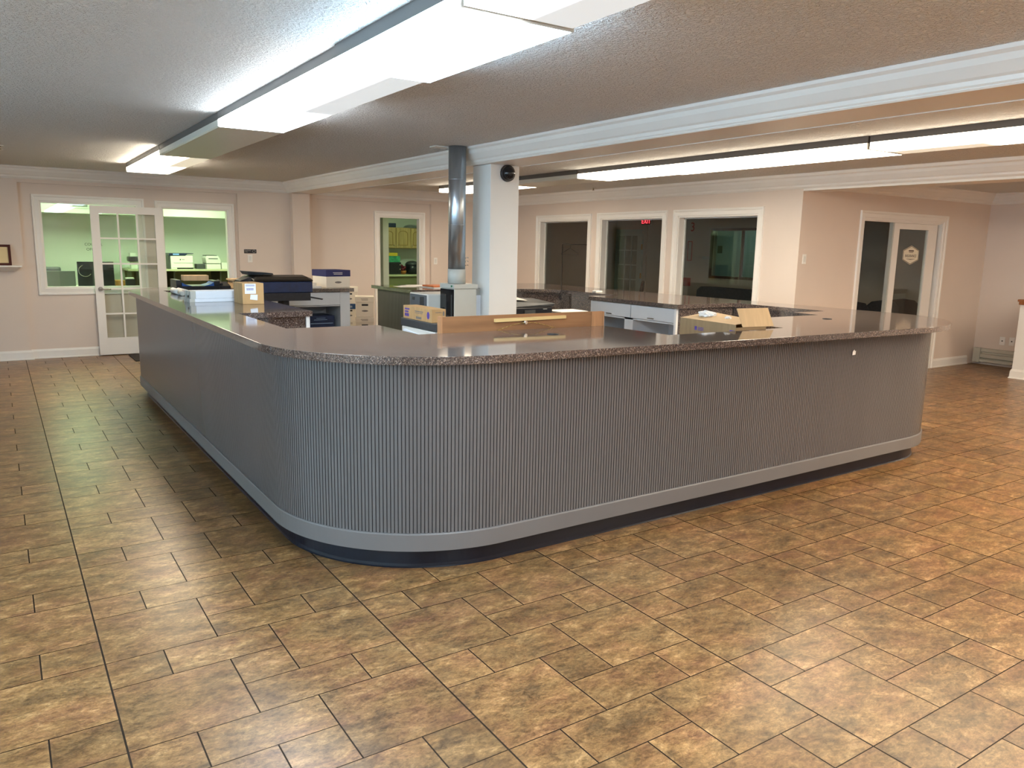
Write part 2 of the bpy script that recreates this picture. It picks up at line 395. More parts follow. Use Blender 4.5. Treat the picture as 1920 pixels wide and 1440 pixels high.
# door wall y = 5.9
D4 = (9.18, 11.06, 0, 2.05)
bm = NB()
wall_grid(bm, 8.07, 12.3, 0, CEIL, [D4], lambda a, b, c, d: box(bm, a, b, 5.90, 6.03, c, d))
struct('wall_right_alcove', bm, WALL, 'beige alcove wall with the sliding glass door')
struct('wall_right', box(NB(), 12.3, 12.42, -5, 6.03, 0, CEIL), WALL, 'beige wall at the far right behind the baseboard heater')
LWIN = [(-3.6, -1.2, .75, 2.25), (-.8, 1.6, .75, 2.25), (2.0, 4.4, .75, 2.25), (4.8, 7.2, .75, 2.25)]  # unseen openings added so the sky gives cool fill from the left
struct('wall_left', wall_left_bm(LWIN), WALL, 'beige wall out of view on the left')
struct('wall_front', box(NB(), -4.1, 12.42, -5.1, -5, 0, CEIL), WALL, 'beige wall behind the camera')
for k, h_ in enumerate(LWIN):
    wn = thing('window_%d' % (k+6), ['first', 'second', 'third', 'fourth'][k]+' unseen window added to let in cool fill daylight', 'window', (-4, h_[0]+1.2, .75), kind='structure')
    bm = NB(); a0, a1, c0, c1 = h_
    box(bm, -4.1, -4, a0, a0+.05, c0, c1); box(bm, -4.1, -4, a1-.05, a1, c0, c1); box(bm, -4.1, -4, a0+.05, a1-.05, c0, c0+.05); box(bm, -4.1, -4, a0+.05, a1-.05, c1-.05, c1); box(bm, -4.08, -4.02, (a0+a1)/2-.025, (a0+a1)/2+.025, c0+.05, c1-.05)
    obj('window_frame', bm, TRIM, wn); obj('glass_pane', box(NB(), -4.055, -4.049, a0+.05, a1-.05, c0+.05, c1-.05), GLASS, wn)
# beams
CROWN = [(0, 2.345), (0, CEIL), (.105, CEIL), (.100, 2.482), (.082, 2.468), (.072, 2.440), (.040, 2.395), (.026, 2.385), (.022, 2.365), (.012, 2.355)]
bm = box(NB(), 3.80, 4.20, -5, 12.06, 2.35, CEIL)
struct('trim_1', bm, TRIM, 'white boxed ceiling beam running over the grey column', 'beam')
bm = NB()
sweep(bm, [(3.80, 12.06), (3.80, -5)], [(-o, h) for o, h in CROWN])
sweep(bm, [(3.80, 12.06), (3.80, -5)], [(0, 2.35), (0, 2.372), (-.012, 2.368), (-.014, 2.352), (-.006, 2.344)])
sweep(bm, [(4.20, -5), (4.20, 12.13)], [(-o, h) for o, h in CROWN])
struct('trim_2', bm, TRIM, 'stepped crown moulding along both sides of the left ceiling beam', 'moulding')
bm = box(NB(), 7.93, 8.25, -5, 5.9, 2.31, CEIL)
struct('trim_3', bm, TRIM, 'white boxed ceiling beam continuing from the window wall', 'beam')
bm = NB()
sweep(bm, [(7.93, 12.13), (7.93, -5)], [(-o, h-.012 if h < CEIL else h) for o, h in CROWN])
sweep(bm, [(8.25, -5), (8.25, 5.9), (12.3, 5.9), (12.3, -5)], [(-o, h) for o, h in CROWN])
sweep(bm, [(-4, 12.06), (3.80, 12.06)], [(-o, h) for o, h in CROWN])
sweep(bm, [(4.20, 12.13), (7.93, 12.13)], [(-o, h) for o, h in CROWN])
struct('trim_4', bm, TRIM, 'white crown moulding around the walls of the room', 'moulding')
# pilaster and column
struct('wall_pilaster', box(NB(), 3.83, 4.10, 11.93, 12.19, 0, 2.35), WALL, 'beige pilaster under the far end of the left beam', 'pilaster')
struct('wall_column', box(NB(), 3.865, 4.18, 6.26, 6.58, 0, 2.35), WHITEP, 'square white column standing inside the reception counter', 'column', bevel=.003)
# baseboards
BASE = [(0, 0), (0, .125), (.006, .125), (.012, .105), (.016, .10), (.018, .02), (.026, .012), (.026, 0)]
bm = NB()
sweep(bm, [(-4, 12.06), (.30, 12.06), (.30, 12.12), (1.93, 12.12)], [(-o, h) for o, h in BASE])
sweep(bm, [(3.04, 12.12), (3.05, 12.12), (3.05, 12.06), (3.83, 12.06)], [(-o, h) for o, h in BASE])
struct('baseboard_back_left', bm, TRIM, 'white baseboard under the office window', 'baseboard')
bm = NB()
sweep(bm, [(4.10, 12.19), (5.26, 12.19)], [(-o, h) for o, h in BASE]); sweep(bm, [(6.22, 12.19), (6.30, 12.19), (6.30, 12.13), (7.93, 12.13), (7.93, 5.9), (9.09, 5.9)], [(-o, h) for o, h in BASE])
struct('baseboard_back_right', bm, TRIM, 'white baseboard along the kitchen doorway wall and window wall', 'baseboard')
bm = NB(); sweep(bm, [(11.16, 5.9), (12.12, 5.9)], [(-o, h) for o, h in BASE])
struct('baseboard_right', bm, TRIM, 'white baseboard right of the sliding door', 'baseboard')
# ------------------------------------------------------------------ casings, windows, doors
CAS = [(0, 0), (0, .012), (.010, .016), (.055, .012), (.065, .022), (.086, .024), (.090, 0)]
def casing_y(bm, x0, x1, z0, z1, y, closed):   # opening x0..x1, z0..z1 on a wall facing -Y
    mp = lambda u, v, h: (u, y-h, v)
    path = [(x0, z0), (x0, z1), (x1, z1), (x1, z0)]
    sweep(bm, path, CAS, closed=closed, mapf=mp)
def casing_x(bm, y0, y1, z0, z1, x, closed):   # wall facing -X
    mp = lambda u, v, h: (x-h, u, v)
    sweep(bm, [(y0, z0), (y0, z1), (y1, z1), (y1, z0)], CAS, closed=closed, mapf=mp)
def jamb_y(bm, x0, x1, z0, z1, ya, yb, t=.018, sill=True):
    box(bm, x0-.001, x0+t, ya, yb, z0, z1); box(bm, x1-t, x1+.001, ya, yb, z0, z1); box(bm, x0+t, x1-t, ya, yb, z1-t, z1+.001)
    if sill: box(bm, x0+t, x1-t, ya, yb, z0, z0+t)
def jamb_x(bm, y0, y1, z0, z1, xa, xb, t=.018, sill=True):
    box(bm, xa, xb, y0-.001, y0+t, z0, z1); box(bm, xa, xb, y1-t, y1+.001, z0, z1); box(bm, xa, xb, y0+t, y1-t, z1-t, z1+.001)
    if sill: box(bm, xa, xb, y0+t, y1-t, z0, z0+t)
# window 1 (office)
w1 = thing('window_1', 'fixed interior window into the green-lit office, beside the french door', 'window', (1.115, 12.12, .85), kind='structure')
bm = NB(); casing_y(bm, .53, 1.70, .94, 2.075, 12.12, True); jamb_y(bm, .53, 1.70, .94, 2.075, 12.12, 12.22); obj('window_frame', bm, TRIM, w1)
gl = obj('glass_pane', box(NB(), .548, 1.682, 12.165, 12.171, .958, 2.057), GLASS, w1)
for t_, z, lx in (('COUNCIL', 1.525, 1.022), ('OFFICE', 1.458, 1.040)):
    text('lettering', t_, .050, (lx, 12.158, z), (math.pi/2, 0, 0), mat('decal_grey', (.03, .035, .03), .6), gl, .0006, 'LEFT')
# door 1 with french leaf folded back on the wall
d1 = thing('door_1', 'open doorway to the green-lit office with its white multi-pane french door folded back on the wall', 'door', (2.0, 12.10, 0), kind='structure')
bm = NB(); casing_y(bm, 2.015, 2.92, 0, 2.06, 12.12, False); jamb_y(bm, 2.015, 2.92, 0, 2.06, 12.12, 12.22, sill=False); obj('door_frame', bm, TRIM, d1)
def french_leaf(parent, x0, x1, z0, z1, y0, y1, skew, cols=3, rows=5, handle=True, mtl=TRIM, nm='door_leaf', flipx=False):
    st = .105; tr = .10; br = .235; mu = .022
    W = x1-x0; ym = (y0+y1)/2
    def sk(x): return skew*(x-x0)/W
    def bx(bm, a, b, c, d, ya, yb): hexa(bm, [(a, ya+sk(a), c), (b, ya+sk(b), c), (b, yb+sk(b), c), (a, yb+sk(a), c)], [(a, ya+sk(a), d), (b, ya+sk(b), d), (b, yb+sk(b), d), (a, yb+sk(a), d)])
    bm = NB()
    bx(bm, x0, x0+st, z0, z1, y0, y1); bx(bm, x1-st, x1, z0, z1, y0, y1); bx(bm, x0+st, x1-st, z1-tr, z1, y0, y1); bx(bm, x0+st, x1-st, z0, z0+br, y0, y1)
    ix0, ix1, iz0, iz1 = x0+st, x1-st, z0+br, z1-tr
    pw = (ix1-ix0-(cols-1)*mu)/cols; ph = (iz1-iz0-(rows-1)*mu)/rows
    for i in range(1, cols): a = ix0+i*pw+(i-1)*mu; bx(bm, a, a+mu, iz0, iz1, y0+.006, y1-.006)
    for j in range(1, rows):
        c = iz0+j*ph+(j-1)*mu
        for i in range(cols): a = ix0+i*(pw+mu); bx(bm, a, a+pw, c, c+mu, y0+.006, y1-.006)
    leaf = obj(nm, bm, mtl, parent)
    bm = NB(); bx(bm, ix0, ix1, iz0, iz1, ym-.002, ym+.002)
    obj('glass_pane', bm, GLASS, leaf)
    return leaf
leaf = french_leaf(d1, 1.105, 2.005, .015, 2.045, 12.035, 12.072, -.03)
bm = NB(); tube(bm, (1.165, 12.036, .925), (1.165, 12.018, .925), .030, seg=20); tube(bm, (1.165, 12.02, .925), (1.165, 11.985, .925), .012)
tube(bm, (1.165, 11.99, .925), (1.29, 11.99, .922), .010, .008); obj('door_handle', bm, CHROME, leaf)
# door 2 (kitchen)
d2 = thing('door_2', 'white-cased open doorway into the green-lit kitchen', 'door', (5.74, 12.19, 0), kind='structure')
bm = NB(); casing_y(bm, 5.36, 6.12, 0, 2.06, 12.19, False); jamb_y(bm, 5.36, 6.12, 0, 2.06, 12.19, 12.29, sill=False); obj('door_frame', bm, TRIM, d2)
# windows 2-4
for k, (y0, y1, z0, z1) in enumerate(WINS):
    lab = ['narrow dark interior window nearest the column, a clothes rail seen through it', 'middle dark interior window with the red exit sign behind it', 'right dark interior window, a black sofa back seen through it'][k]
    wn = thing('window_%d' % (k+2), lab, 'window', (7.93, (y0+y1)/2, z0), kind='structure')
    bm = NB(); casing_x(bm, y0, y1, z0, z1, 7.93, True); jamb_x(bm, y0, y1, z0, z1, 7.93, 8.07); obj('window_frame', bm, TRIM, wn)
    obj('glass_pane', box(NB(), 8.045, 8.051, y0+.018, y1-.018, z0+.018, z1-.018), GLASS, wn)
    bm = NB(); jamb_x(bm, y0+.018, y1-.018, z0+.018, z1-.018, 8.03, 8.044, t=.014); obj('glazing_bead', bm, WHITEP, wn)
# door 4 (sliding glass)
d4 = thing('door_4', 'white sliding glass door with a hexagonal sticker, standing half open', 'door', (10.12, 5.9, 0), kind='structure')
bm = NB(); casing_y(bm, 9.18, 11.06, 0, 2.05, 5.90, False); jamb_y(bm, 9.18, 11.06, 0, 2.05, 5.90, 6.03, sill=False)
box(bm, 9.2, 11.04, 5.93, 6.0, 2.015, 2.032); obj('door_frame', bm, TRIM, d4)
bm = NB(); X0, X1 = 9.93, 10.98
box(bm, X0, X0+.125, 5.935, 5.975, .015, 2.012); box(bm, X1-.22, X1, 5.935, 5.975, .015, 2.012); box(bm, X0+.125, X1-.22, 5.935, 5.975, 1.935, 2.012); box(bm, X0+.125, X1-.22, 5.935, 5.975, .015, .24)
lf = obj('door_leaf', bm, TRIM, d4)
obj('glass_pane', box(NB(), X0+.125, X1-.22, 5.953, 5.957, .24, 1.935), GLASS, lf)
bm = NB(); box(bm, X0-.028, X0-.004, 5.94, 5.99, .015, 2.012); obj('track_post', bm, GREYP, d4)
# hexagonal sticker
def hexp(cx, cz, rx, rz): return [(cx, cz+rz), (cx+rx, cz+rz*.5), (cx+rx, cz-rz*.5), (cx, cz-rz), (cx-rx, cz-rz*.5), (cx-rx, cz+rz*.5)]
mpy = lambda y: (lambda u, v, h: (u, y-h, v))
STK = mat('sticker_cream', (.80, .74, .60), .6); SINK = mat('sticker_ink', (.11, .08, .06), .6)
cx, cz = 10.41, 1.595
stk = thing('hexagonal_sticker', 'cream hexagonal sticker with dark lettering on the sliding door glass', 'sticker', (cx, 5.953, cz))
bm = NB(); prism(bm, hexp(cx, cz, .192, .128), 0, .0012, mapf=mpy(5.9522)); obj('backing', bm, STK, stk)
bm = NB(); sweep(bm, hexp(cx, cz, .176, .114)[::-1], [(0, .0013), (0, .002), (-.007, .002), (-.007, .0013)], closed=True, mapf=mpy(5.9522)); obj('border_line', bm, SINK, stk)
text('lettering', 'INSURANCE', .050, (cx, 5.9505, cz-.012), (math.pi/2, 0, 0), SINK, stk, .0006).scale = (1.02, 1.05, 1)
bm = NB(); box(bm, cx-.06, cx+.06, 5.9495, 5.951, cz+.048, cz+.066); box(bm, cx-.05, cx+.05, 5.9495, 5.951, cz+.032, cz+.038)
for q in range(9): box(bm, cx-.10+q*.023, cx-.084+q*.023, 5.9495, 5.951, cz-.062+.004*abs(q-4)*.5, cz-.050)
obj('print_bars', bm, SINK, stk)
# ------------------------------------------------------------------ ceiling fixtures
def fixture(x0, x1, y0, y1, col, st, Lr, Rr, label, group, z=2.40):
    cx, cy = (x0+x1)/2, (y0+y1)/2; hw = (x1-x0)/2; hl = (y1-y0)/2-.004
    t = thing('ceiling_light', label, 'ceiling light', (cx, cy, z), 0, group)
    bm = NB(); box(bm, -hw, hw, -hl, hl, .0505, CEIL-z); obj('housing', bm, mat('fixture_steel', (.13, .12, .115), .5, noise=(5, .03, (1, 1, 1))), t, local=True)
    bm = NB(); pr = [(-hw, .010), (-hw+.010, 0), (hw-.010, 0), (hw, .010), (hw, .050), (-hw, .050)]
    prism(bm, pr, -hl+.006, hl-.006, mapf=lambda u, v, h: (u, h, v))
    loc = lambda r: None if r is None else (r[0]-cy, r[1]-cy)
    obj('diffuser', bm, lens_mat('diffuser_acrylic', col, st, loc(Lr), loc(Rr), 1.9 if x0 < 3 else .6), t, local=True)
    for ya in (-hl, hl-.004): obj('end_cap', box(NB(), -hw, hw, ya, ya+.004, .001, .050), GLOSSW, t, local=True)
    return t
gA = 'row of wrapped fluorescent fixtures over the left walkway'
ax0, ax1 = 1.39, 1.86
fixture(ax0, ax1, 8.30, 10.55, WARM, L_MAIN, (8.2, 10.6), (9.50, 10.6), 'farthest fixture of the left row, lit only at its far end', gA)
fixture(ax0, ax1, 5.945, 8.295, WARM, L_MAIN, None, None, 'unlit grey-white fixture of the left row, between two lit ones', gA)
fixture(ax0, ax1, 3.62, 5.94, NEUT, L_MAIN, (3.5, 6.0), (5.0, 6.0), 'left-row fixture glowing white on its left half, grey patch at its near right', gA)
fixture(ax0-.012, ax1+.012, 2.45, 3.615, COOL, L_MAIN*1.15, (2.3, 3.7), (2.3, 3.7), 'short left-row fixture fully lit in bluish white', gA, z=2.392)
fixture(ax0, ax1, .10, 2.445, NEUT, L_MAIN, (.0, 2.6), (.0, .9), 'left-row fixture cut by the top edge of the picture, right half dim', gA)
for k in range(2):
    fixture(ax0, ax1, -2.25-2.35*k, .095-2.35*k, NEUT, L_MAIN, (-9, 9), (-9, 9), 'fully lit left-row fixture behind the viewpoint', gA)
gB = 'row of wrapped fluorescent fixtures beyond the ceiling beam'
bx0, bx1 = 5.72, 6.20
fixture(bx0, bx1, 8.84, 10.76, WARM, L_MAIN, (0, 20), (0, 20), 'small lit fixture of the right row, partly hidden by the metal pipe and column', gB)
fixture(bx0, bx1, 7.36, 8.835, WARM, L_MAIN, None, None, 'unlit fixture of the right row just right of the column', gB)
fixture(bx0, bx1, 6.16, 7.355, WARM, L_MAIN, (0, 20), (0, 20), 'short lit fixture of the right row in front of the unlit one', gB)
fixture(bx0-.01, bx1+.01, 3.70, 6.155, WARM, L_MAIN, (0, 20), (0, 20), 'long lit warm-white fixture in the middle of the right row', gB, z=2.395)
fixture(bx0, bx1, 1.35, 3.695, WARM, L_MAIN, (-9, 20), (-9, 2.9), 'right-row fixture cut by the right edge of the picture', gB)
for k in range(2):
    fixture(bx0, bx1, -1.0-2.35*k, 1.345-2.35*k, WARM, L_MAIN*1.8, (-9, 9), (-9, 9), 'fully lit right-row fixture outside the picture', gB)
for k in range(2): fixture(-2.2, -1.73, -2.4+2.36*k, -.05+2.36*k, COOL, L_MAIN, (-9, 9), (-9, 9), ['farther', 'nearer'][k]+' unseen fixture added for cool fill left of the viewpoint', 'added fill fixtures left of the viewpoint')  # added out of view as cool fill for the left side
fixture(9.9, 10.35, .9, 3.2, WARM, L_MAIN*1.3, (-9, 9), (-9, 9), 'unseen fixture added to brighten the right alcove', 'added fill fixtures in the right alcove')  # added out of view to lift the alcove walls
# ceiling bits
bm = NB(); box(bm, 3.42, 3.58, 6.50, 6.62, CEIL-.012, CEIL-.0005); tag(obj('ceiling_plate', bm, GLOSSW, bevel=.003), 'flat white cover plate on the ceiling beside the metal pipe', 'cover plate')
def sprinkler(x, y, label):
    t = thing('sprinkler_head', label, 'sprinkler', (x, y, CEIL), group='ceiling sprinkler heads')
    bm = NB(); tube(bm, (0, 0, 0), (0, 0, -.008), .035, seg=20); obj('escutcheon', bm, GLOSSW, t, local=True)
    bm = NB(); tube(bm, (0, 0, -.008), (0, 0, -.04), .010); tube(bm, (0, 0, -.040), (0, 0, -.043), .022, seg=14); obj('deflector', bm, CHROME, t, local=True)
sprinkler(.12, 9.50, 'small sprinkler head on the ceiling at the left edge')
sprinkler(7.55, 9.30, 'small sprinkler head on the ceiling above the windows')
# ------------------------------------------------------------------ reception counter
def arc(cx, cy, rx, ry, a0, a1, n):
    return [(cx+rx*math.cos(math.radians(a0+(a1-a0)*i/n)), cy+ry*math.sin(math.radians(a0+(a1-a0)*i/n))) for i in range(n+1)]
outer = [(3.50, 9.36)] + arc(1.72, 8.74, .62, .62, 90, 180, 12) + arc(2.05, 4.05, .95, .93, 180, 270, 28) + [(3.8, 3.035)] + arc(5.58, 3.90, 1.07, .905, 270, 360, 24) + [(6.63, 9.36), (4.00, 9.36)]
inner = [(4.00, 8.15), (5.40, 8.17), (5.85, 7.78), (5.85, 6.68), (5.40, 6.68), (5.40, 5.32), (6.20, 5.32), (6.20, 4.28), (5.75, 4.28), (5.75, 4.03), (4.50, 4.03), (4.50, 3.42), (3.42, 3.42),
         (3.40, 4.04), (2.03, 4.06), (2.03, 4.65), (1.44, 4.67), (1.44, 5.81), (2.00, 5.82), (2.00, 8.43), (1.42, 8.43), (1.42, 8.72), (3.50, 8.70)]
wt = thing('worktop', 'polished dark speckled granite top running round the whole reception counter', 'countertop', (1.1, 3.1, TOP-.04))
obj('granite_slab', prism(NB(), outer+inner, TOP-.040, TOP), GRAN, wt, bevel=.0009)
for (x, y) in ((2.774, 3.752), (5.464, 3.748)):
    bm = NB(); tube(bm, (x, y, TOP), (x, y, TOP+.003), .036, seg=24); tube(bm, (x, y, TOP+.003), (x, y, TOP+.0045), .024, seg=20); obj('cable_grommet', bm, BLACK, wt)
# fluted front
def resample(path, step):
    out = [Vector(path[0])]; acc = 0; 
    for a, b in zip(path[:-1], path[1:]):
        a, b = Vector(a), Vector(b); L = (b-a).length; t = step-acc
        while t <= L: out.append(a+(b-a)*t/L); t += step
        acc = L-(t-step)
    return out
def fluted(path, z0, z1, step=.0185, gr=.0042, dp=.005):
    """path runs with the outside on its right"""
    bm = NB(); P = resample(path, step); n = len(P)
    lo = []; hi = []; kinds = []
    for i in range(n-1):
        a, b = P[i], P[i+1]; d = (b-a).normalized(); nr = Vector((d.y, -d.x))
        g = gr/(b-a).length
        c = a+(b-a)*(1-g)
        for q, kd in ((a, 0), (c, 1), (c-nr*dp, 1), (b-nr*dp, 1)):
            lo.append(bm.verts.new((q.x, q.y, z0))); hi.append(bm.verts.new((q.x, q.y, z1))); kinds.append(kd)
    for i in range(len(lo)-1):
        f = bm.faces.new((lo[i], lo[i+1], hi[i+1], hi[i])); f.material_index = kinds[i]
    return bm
face = [(3.46, 9.30)] + arc(1.725, 8.74, .56, .56, 90, 180, 14) + arc(2.05, 4.05, .885, .880, 180, 270, 40) + [(3.9, 3.178)] + arc(5.83, 3.90, .70, .70, 270, 360, 30) + [(6.53, 9.30), (4.06, 9.30), (4.06, 8.19)]
face_out = face
def inset(path, d):
    P = [Vector(p) for p in path]; out = []
    for i in range(len(P)):
        a = P[i-1] if i else None; b = P[i+1] if i < len(P)-1 else None
        n0 = n1 = None
        if a is not None: t = (P[i]-a).normalized(); n0 = Vector((-t.y, t.x))
        if b is not None: t = (b-P[i]).normalized(); n1 = Vector((-t.y, t.x))
        n = (n0 or n1)+(n1 or n0); n = n/max(.3, n.dot(n0 or n1)); out.append(tuple(P[i]+n*d))
    return out
ct = thing('reception_counter', 'long rounded grey reception counter with vertical slats under the granite worktop', 'counter', (1.17, 3.17, 0))
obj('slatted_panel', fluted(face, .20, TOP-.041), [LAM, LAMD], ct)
bm = NB(); sweep(bm, face, [(-.010, .11), (-.010, .194), (-.006, .20), (.012, .20), (.012, .11)]); obj('trim_band', bm, LAMT, ct)
bm = NB(); sweep(bm, inset(face, .055), [(-.008, 0), (-.002, .006), (0, .02), (0, .112), (.02, .112), (.02, 0)]); obj('toe_kick', bm, TOEM, ct)
# interior backing of the counter and its granite-clad inner faces
for b_ in ((1.20, 1.40, 4.70, 8.70), (3.4, 4.5, 3.24, 3.40), (6.34, 6.44, 4.3, 9.20)): obj('backing_panel', box(NB(), *b_, .12, TOP-.041), WHITEM, ct)
for b_ in ((1.46, 1.955, 5.85, 5.87), (5.455, 6.21, 5.345, 5.365), (6.212, 6.232, 4.3, 5.34)): obj('granite_splash', box(NB(), *b_, .70, TOP-.041), GRAN, ct)
bm = NB(); hexa(bm, [(5.43, 8.20, .72), (5.88, 7.80, .72), (5.895, 7.815, .72), (5.445, 8.215, .72)], [(5.43, 8.20, TOP-.041), (5.88, 7.80, TOP-.041), (5.895, 7.815, TOP-.041), (5.445, 8.215, TOP-.041)])
box(bm, 5.88, 5.90, 6.70, 7.80, .72, TOP-.041)
obj('granite_splash', bm, GRAN, ct)
# lower desks between the high parts
bm = NB(); box(bm, 1.41, 2.05, 4.70, 5.84, .715, .745); tag(obj('lower_desk', bm, GRAN, bevel=.003), 'low granite desk shelf inside the left run of the counter', 'desk')
bm = NB(); box(bm, 3.45, 4.47, 3.41, 4.10, .715, .745); box(bm, 3.46, 3.48, 3.45, 4.05, 0, .715); box(bm, 4.44, 4.46, 3.45, 4.05, 0, .715); tag(obj('lower_desk', bm, GRAN, bevel=.003), 'low granite desk inside the front run, under the open carton', 'desk')
bm = NB(); box(bm, 4.55, 5.86, 6.72, 8.12, .715, .745); tag(obj('lower_desk', bm, GRAN, bevel=.003), 'low dark desk in the far right corner holding the black printer and papers', 'desk')
# cabinets
cb = thing('drawer_cabinet', 'white drawer cabinet under the right-hand worktop, two open knee spaces below its drawers', 'cabinet', (5.8, 6.0, 0))
bm = NB()
box(bm, 5.44, 5.98, 5.37, 5.39, 0, 1.046); box(bm, 5.44, 5.98, 6.645, 6.665, 0, 1.046); box(bm, 5.96, 5.98, 5.39, 6.645, 0, 1.046)
box(bm, 5.445, 5.96, 5.985, 6.115, .0, .90); box(bm, 5.445, 5.96, 5.39, 6.645, .885, .90); box(bm, 5.44, 5.46, 6.45, 6.645, 0, .885)
obj('cabinet_body', bm, WHITEM, cb)
for y0, y1 in ((5.385, 6.0), (6.01, 6.655)):
    dr = obj('drawer', box(NB(), 5.425, 5.445, y0, y1, .905, 1.040), WHITEM, cb, bevel=.002)
    ym = (y0+y1)/2; bm = NB(); tube(bm, (5.427, ym, .925), (5.412, ym, .925), .004, seg=8); box(bm, 5.408, 5.413, ym-.045, ym+.045, .921, .929); obj('handle', bm, CHROME, dr)
obj('edge_post', box(NB(), 5.425, 5.452, 5.355, 5.383, .60, 1.045), LIPM, cb)
cb = thing('drawer_cabinet', 'white back-run cabinet with an open bay, right of the large black printer', 'cabinet', (2.85, 9.0, 0))
bm = NB()
box(bm, 3.34, 3.46, 8.735, 9.24, 0, 1.046); box(bm, 2.18, 2.20, 8.735, 9.24, 0, 1.046); box(bm, 2.20, 3.34, 9.22, 9.24, 0, 1.046); box(bm, 2.20, 3.34, 8.75, 9.22, .60, .62); box(bm, 2.20, 3.34, 8.745, 9.22, .878, .89)
box(bm, 2.70, 2.72, 8.74, 9.22, 0, .878)
obj('cabinet_body', bm, WHITEM, cb)
for x0, x1 in ((2.19, 2.71), (2.72, 3.335)): obj('drawer', box(NB(), x0, x1, 8.725, 8.745, .895, 1.040), WHITEM, cb, bevel=.002)
cb = thing('base_cabinet', 'white base cabinet under the left-hand worktop, its pale end edge showing', 'cabinet', (1.7, 7.1, 0))
obj('cabinet_body', box(NB(), 1.45, 1.96, 5.875, 8.40, 0, 1.046), WHITEM, cb)
obj('edge_post', box(NB(), 1.957, 1.985, 5.84, 5.87, .60, 1.045), LIPM, cb)
cb = thing('base_cabinet', 'white base cabinet along the back right of the counter, behind the black printer', 'cabinet', (4.7, 8.7, 0))
obj('cabinet_body', box(NB(), 4.10, 5.38, 8.22, 9.24, 0, 1.046), WHITEM, cb)
obj('edge_post', box(NB(), 5.385, 5.41, 8.195, 8.22, .60, 1.045), LIPM, cb)
bm = NB(); box(bm, 2.06, 3.36, 3.30, 4.02, 0, 1.046); tag(obj('base_cabinet', bm, WHITEM), 'white base cabinet under the front worktop, its fronts turned away', 'cabinet')
bm = NB(); box(bm, 4.53, 5.70, 3.30, 4.00, 0, 1.046); tag(obj('base_cabinet', bm, WHITEM), 'white base cabinet under the front right worktop, its fronts turned away', 'cabinet')
# sticker nick on panel
bm = NB(); prism(bm, [(4.955, .900), (4.99, .902), (4.992, .93), (4.98, .926), (4.975, .938), (4.957, .925)], 0, .001, mapf=mpy(3.176)); tag(obj('paper_label', bm, PAPER), 'tiny torn white label on the grey slatted counter front', 'label')
# ------------------------------------------------------------------ pipe, stove cabinet, camera
pp = thing('flue_pipe', 'shiny galvanized metal pipe rising from the grey cabinet to the ceiling beside the column', 'pipe', (3.62, 6.45, 1.25))
bm = NB(); tube(bm, (3.62, 6.45, 1.385), (3.62, 6.45, CEIL-.001), .081, seg=40)
for z in (1.79, 2.2): tube(bm, (3.62, 6.45, z), (3.62, 6.45, z+.006), .0825, seg=40)
obj('pipe_section', bm, GALV, pp)
for z in (1.42, 1.455, 1.49):
    obj('clip', polytube(NB(), [(3.665, 6.37, z), (3.70, 6.378, z+.006), (3.715, 6.40, z)], .004, 6), CHROME, pp)
obj('base_shroud', tube(NB(), (3.62, 6.45, 1.252), (3.62, 6.45, 1.386), .084, seg=40), GREYP, pp)
sv = thing('metal_cabinet', 'pale grey metal cabinet with a dark glass door at the foot of the metal pipe', 'cabinet', (3.65, 6.46, 0))
bm = NB(); box(bm, 3.535, 3.775, 6.34, 6.60, 0, 1.205); obj('cabinet_body', bm, GREYP, sv, bevel=.004)
obj('cabinet_top', box(NB(), 3.525, 3.785, 6.33, 6.61, 1.206, 1.250), GREYP, sv, bevel=.005)
dr = obj('glass_door', box(NB(), 3.524, 3.534, 6.345, 6.595, .72, 1.20), SCREEN, sv)
bm = NB(); box(bm, 3.518, 3.5235, 6.36, 6.375, .78, 1.15); obj('handle', bm, DARKG, dr)
bm = NB(); box(bm, 3.518, 3.5245, 6.36, 6.378, 1.222, 1.238); obj('green_badge', bm, mat('green_badge', (.0, .14, .06), .4), sv)
bm = NB(); box(bm, 3.792, 3.86, 6.40, 6.56, 0, 1.14); tag(obj('junction_box', bm, PAPERB, bevel=.003), 'slim bluish white box squeezed between the grey cabinet and the column', 'box')
bm = NB(); box(bm, 3.79, 3.862, 6.42, 6.56, 1.142, 1.205); tag(obj('small_carton', bm, GREYP, bevel=.002), 'small grey carton on top of the slim white box by the column', 'box')
dc = thing('security_camera', 'black dome security camera near the top of the white column', 'camera', (4.045, 6.26, 2.275))
obj('mount_ring', tube(NB(), (4.045, 6.259, 2.275), (4.045, 6.235, 2.275), .078, .074, seg=32), BLACK, dc)
obj('dome_cover', dome(NB(), (4.045, 6.235, 2.275), (0, -1, 0), .062, .058), SCREEN, dc)
# ------------------------------------------------------------------ picture board behind the front counter
pb = thing('picture_board', 'back of a large framed board behind the front counter, with pine batten and wire', 'picture', (2.82, 4.12, .75))
bm = NB(); box(bm, 2.20, 3.44, 4.092, 4.104, .0+.75, 1.180)
obj('backing_board', bm, WOODB, pb)
for b_ in ((2.185, 2.1995, 4.088, 4.125, .75, 1.183), (3.4405, 3.452, 4.085, 4.125, .75, 1.178), (3.345, 3.44, 4.0885, 4.0915, .75, 1.179)): obj('frame_edge', box(NB(), *b_), PINEF, pb)
bm = NB(); hexa(bm, [(2.565, 4.072, 1.137), (3.115, 4.072, 1.143), (3.115, 4.092, 1.143), (2.565, 4.092, 1.137)], [(2.565, 4.072, 1.157), (3.115, 4.072, 1.163), (3.115, 4.092, 1.163), (2.565, 4.092, 1.157)]); obj('batten', bm, BATTEN, pb)
bm = NB()
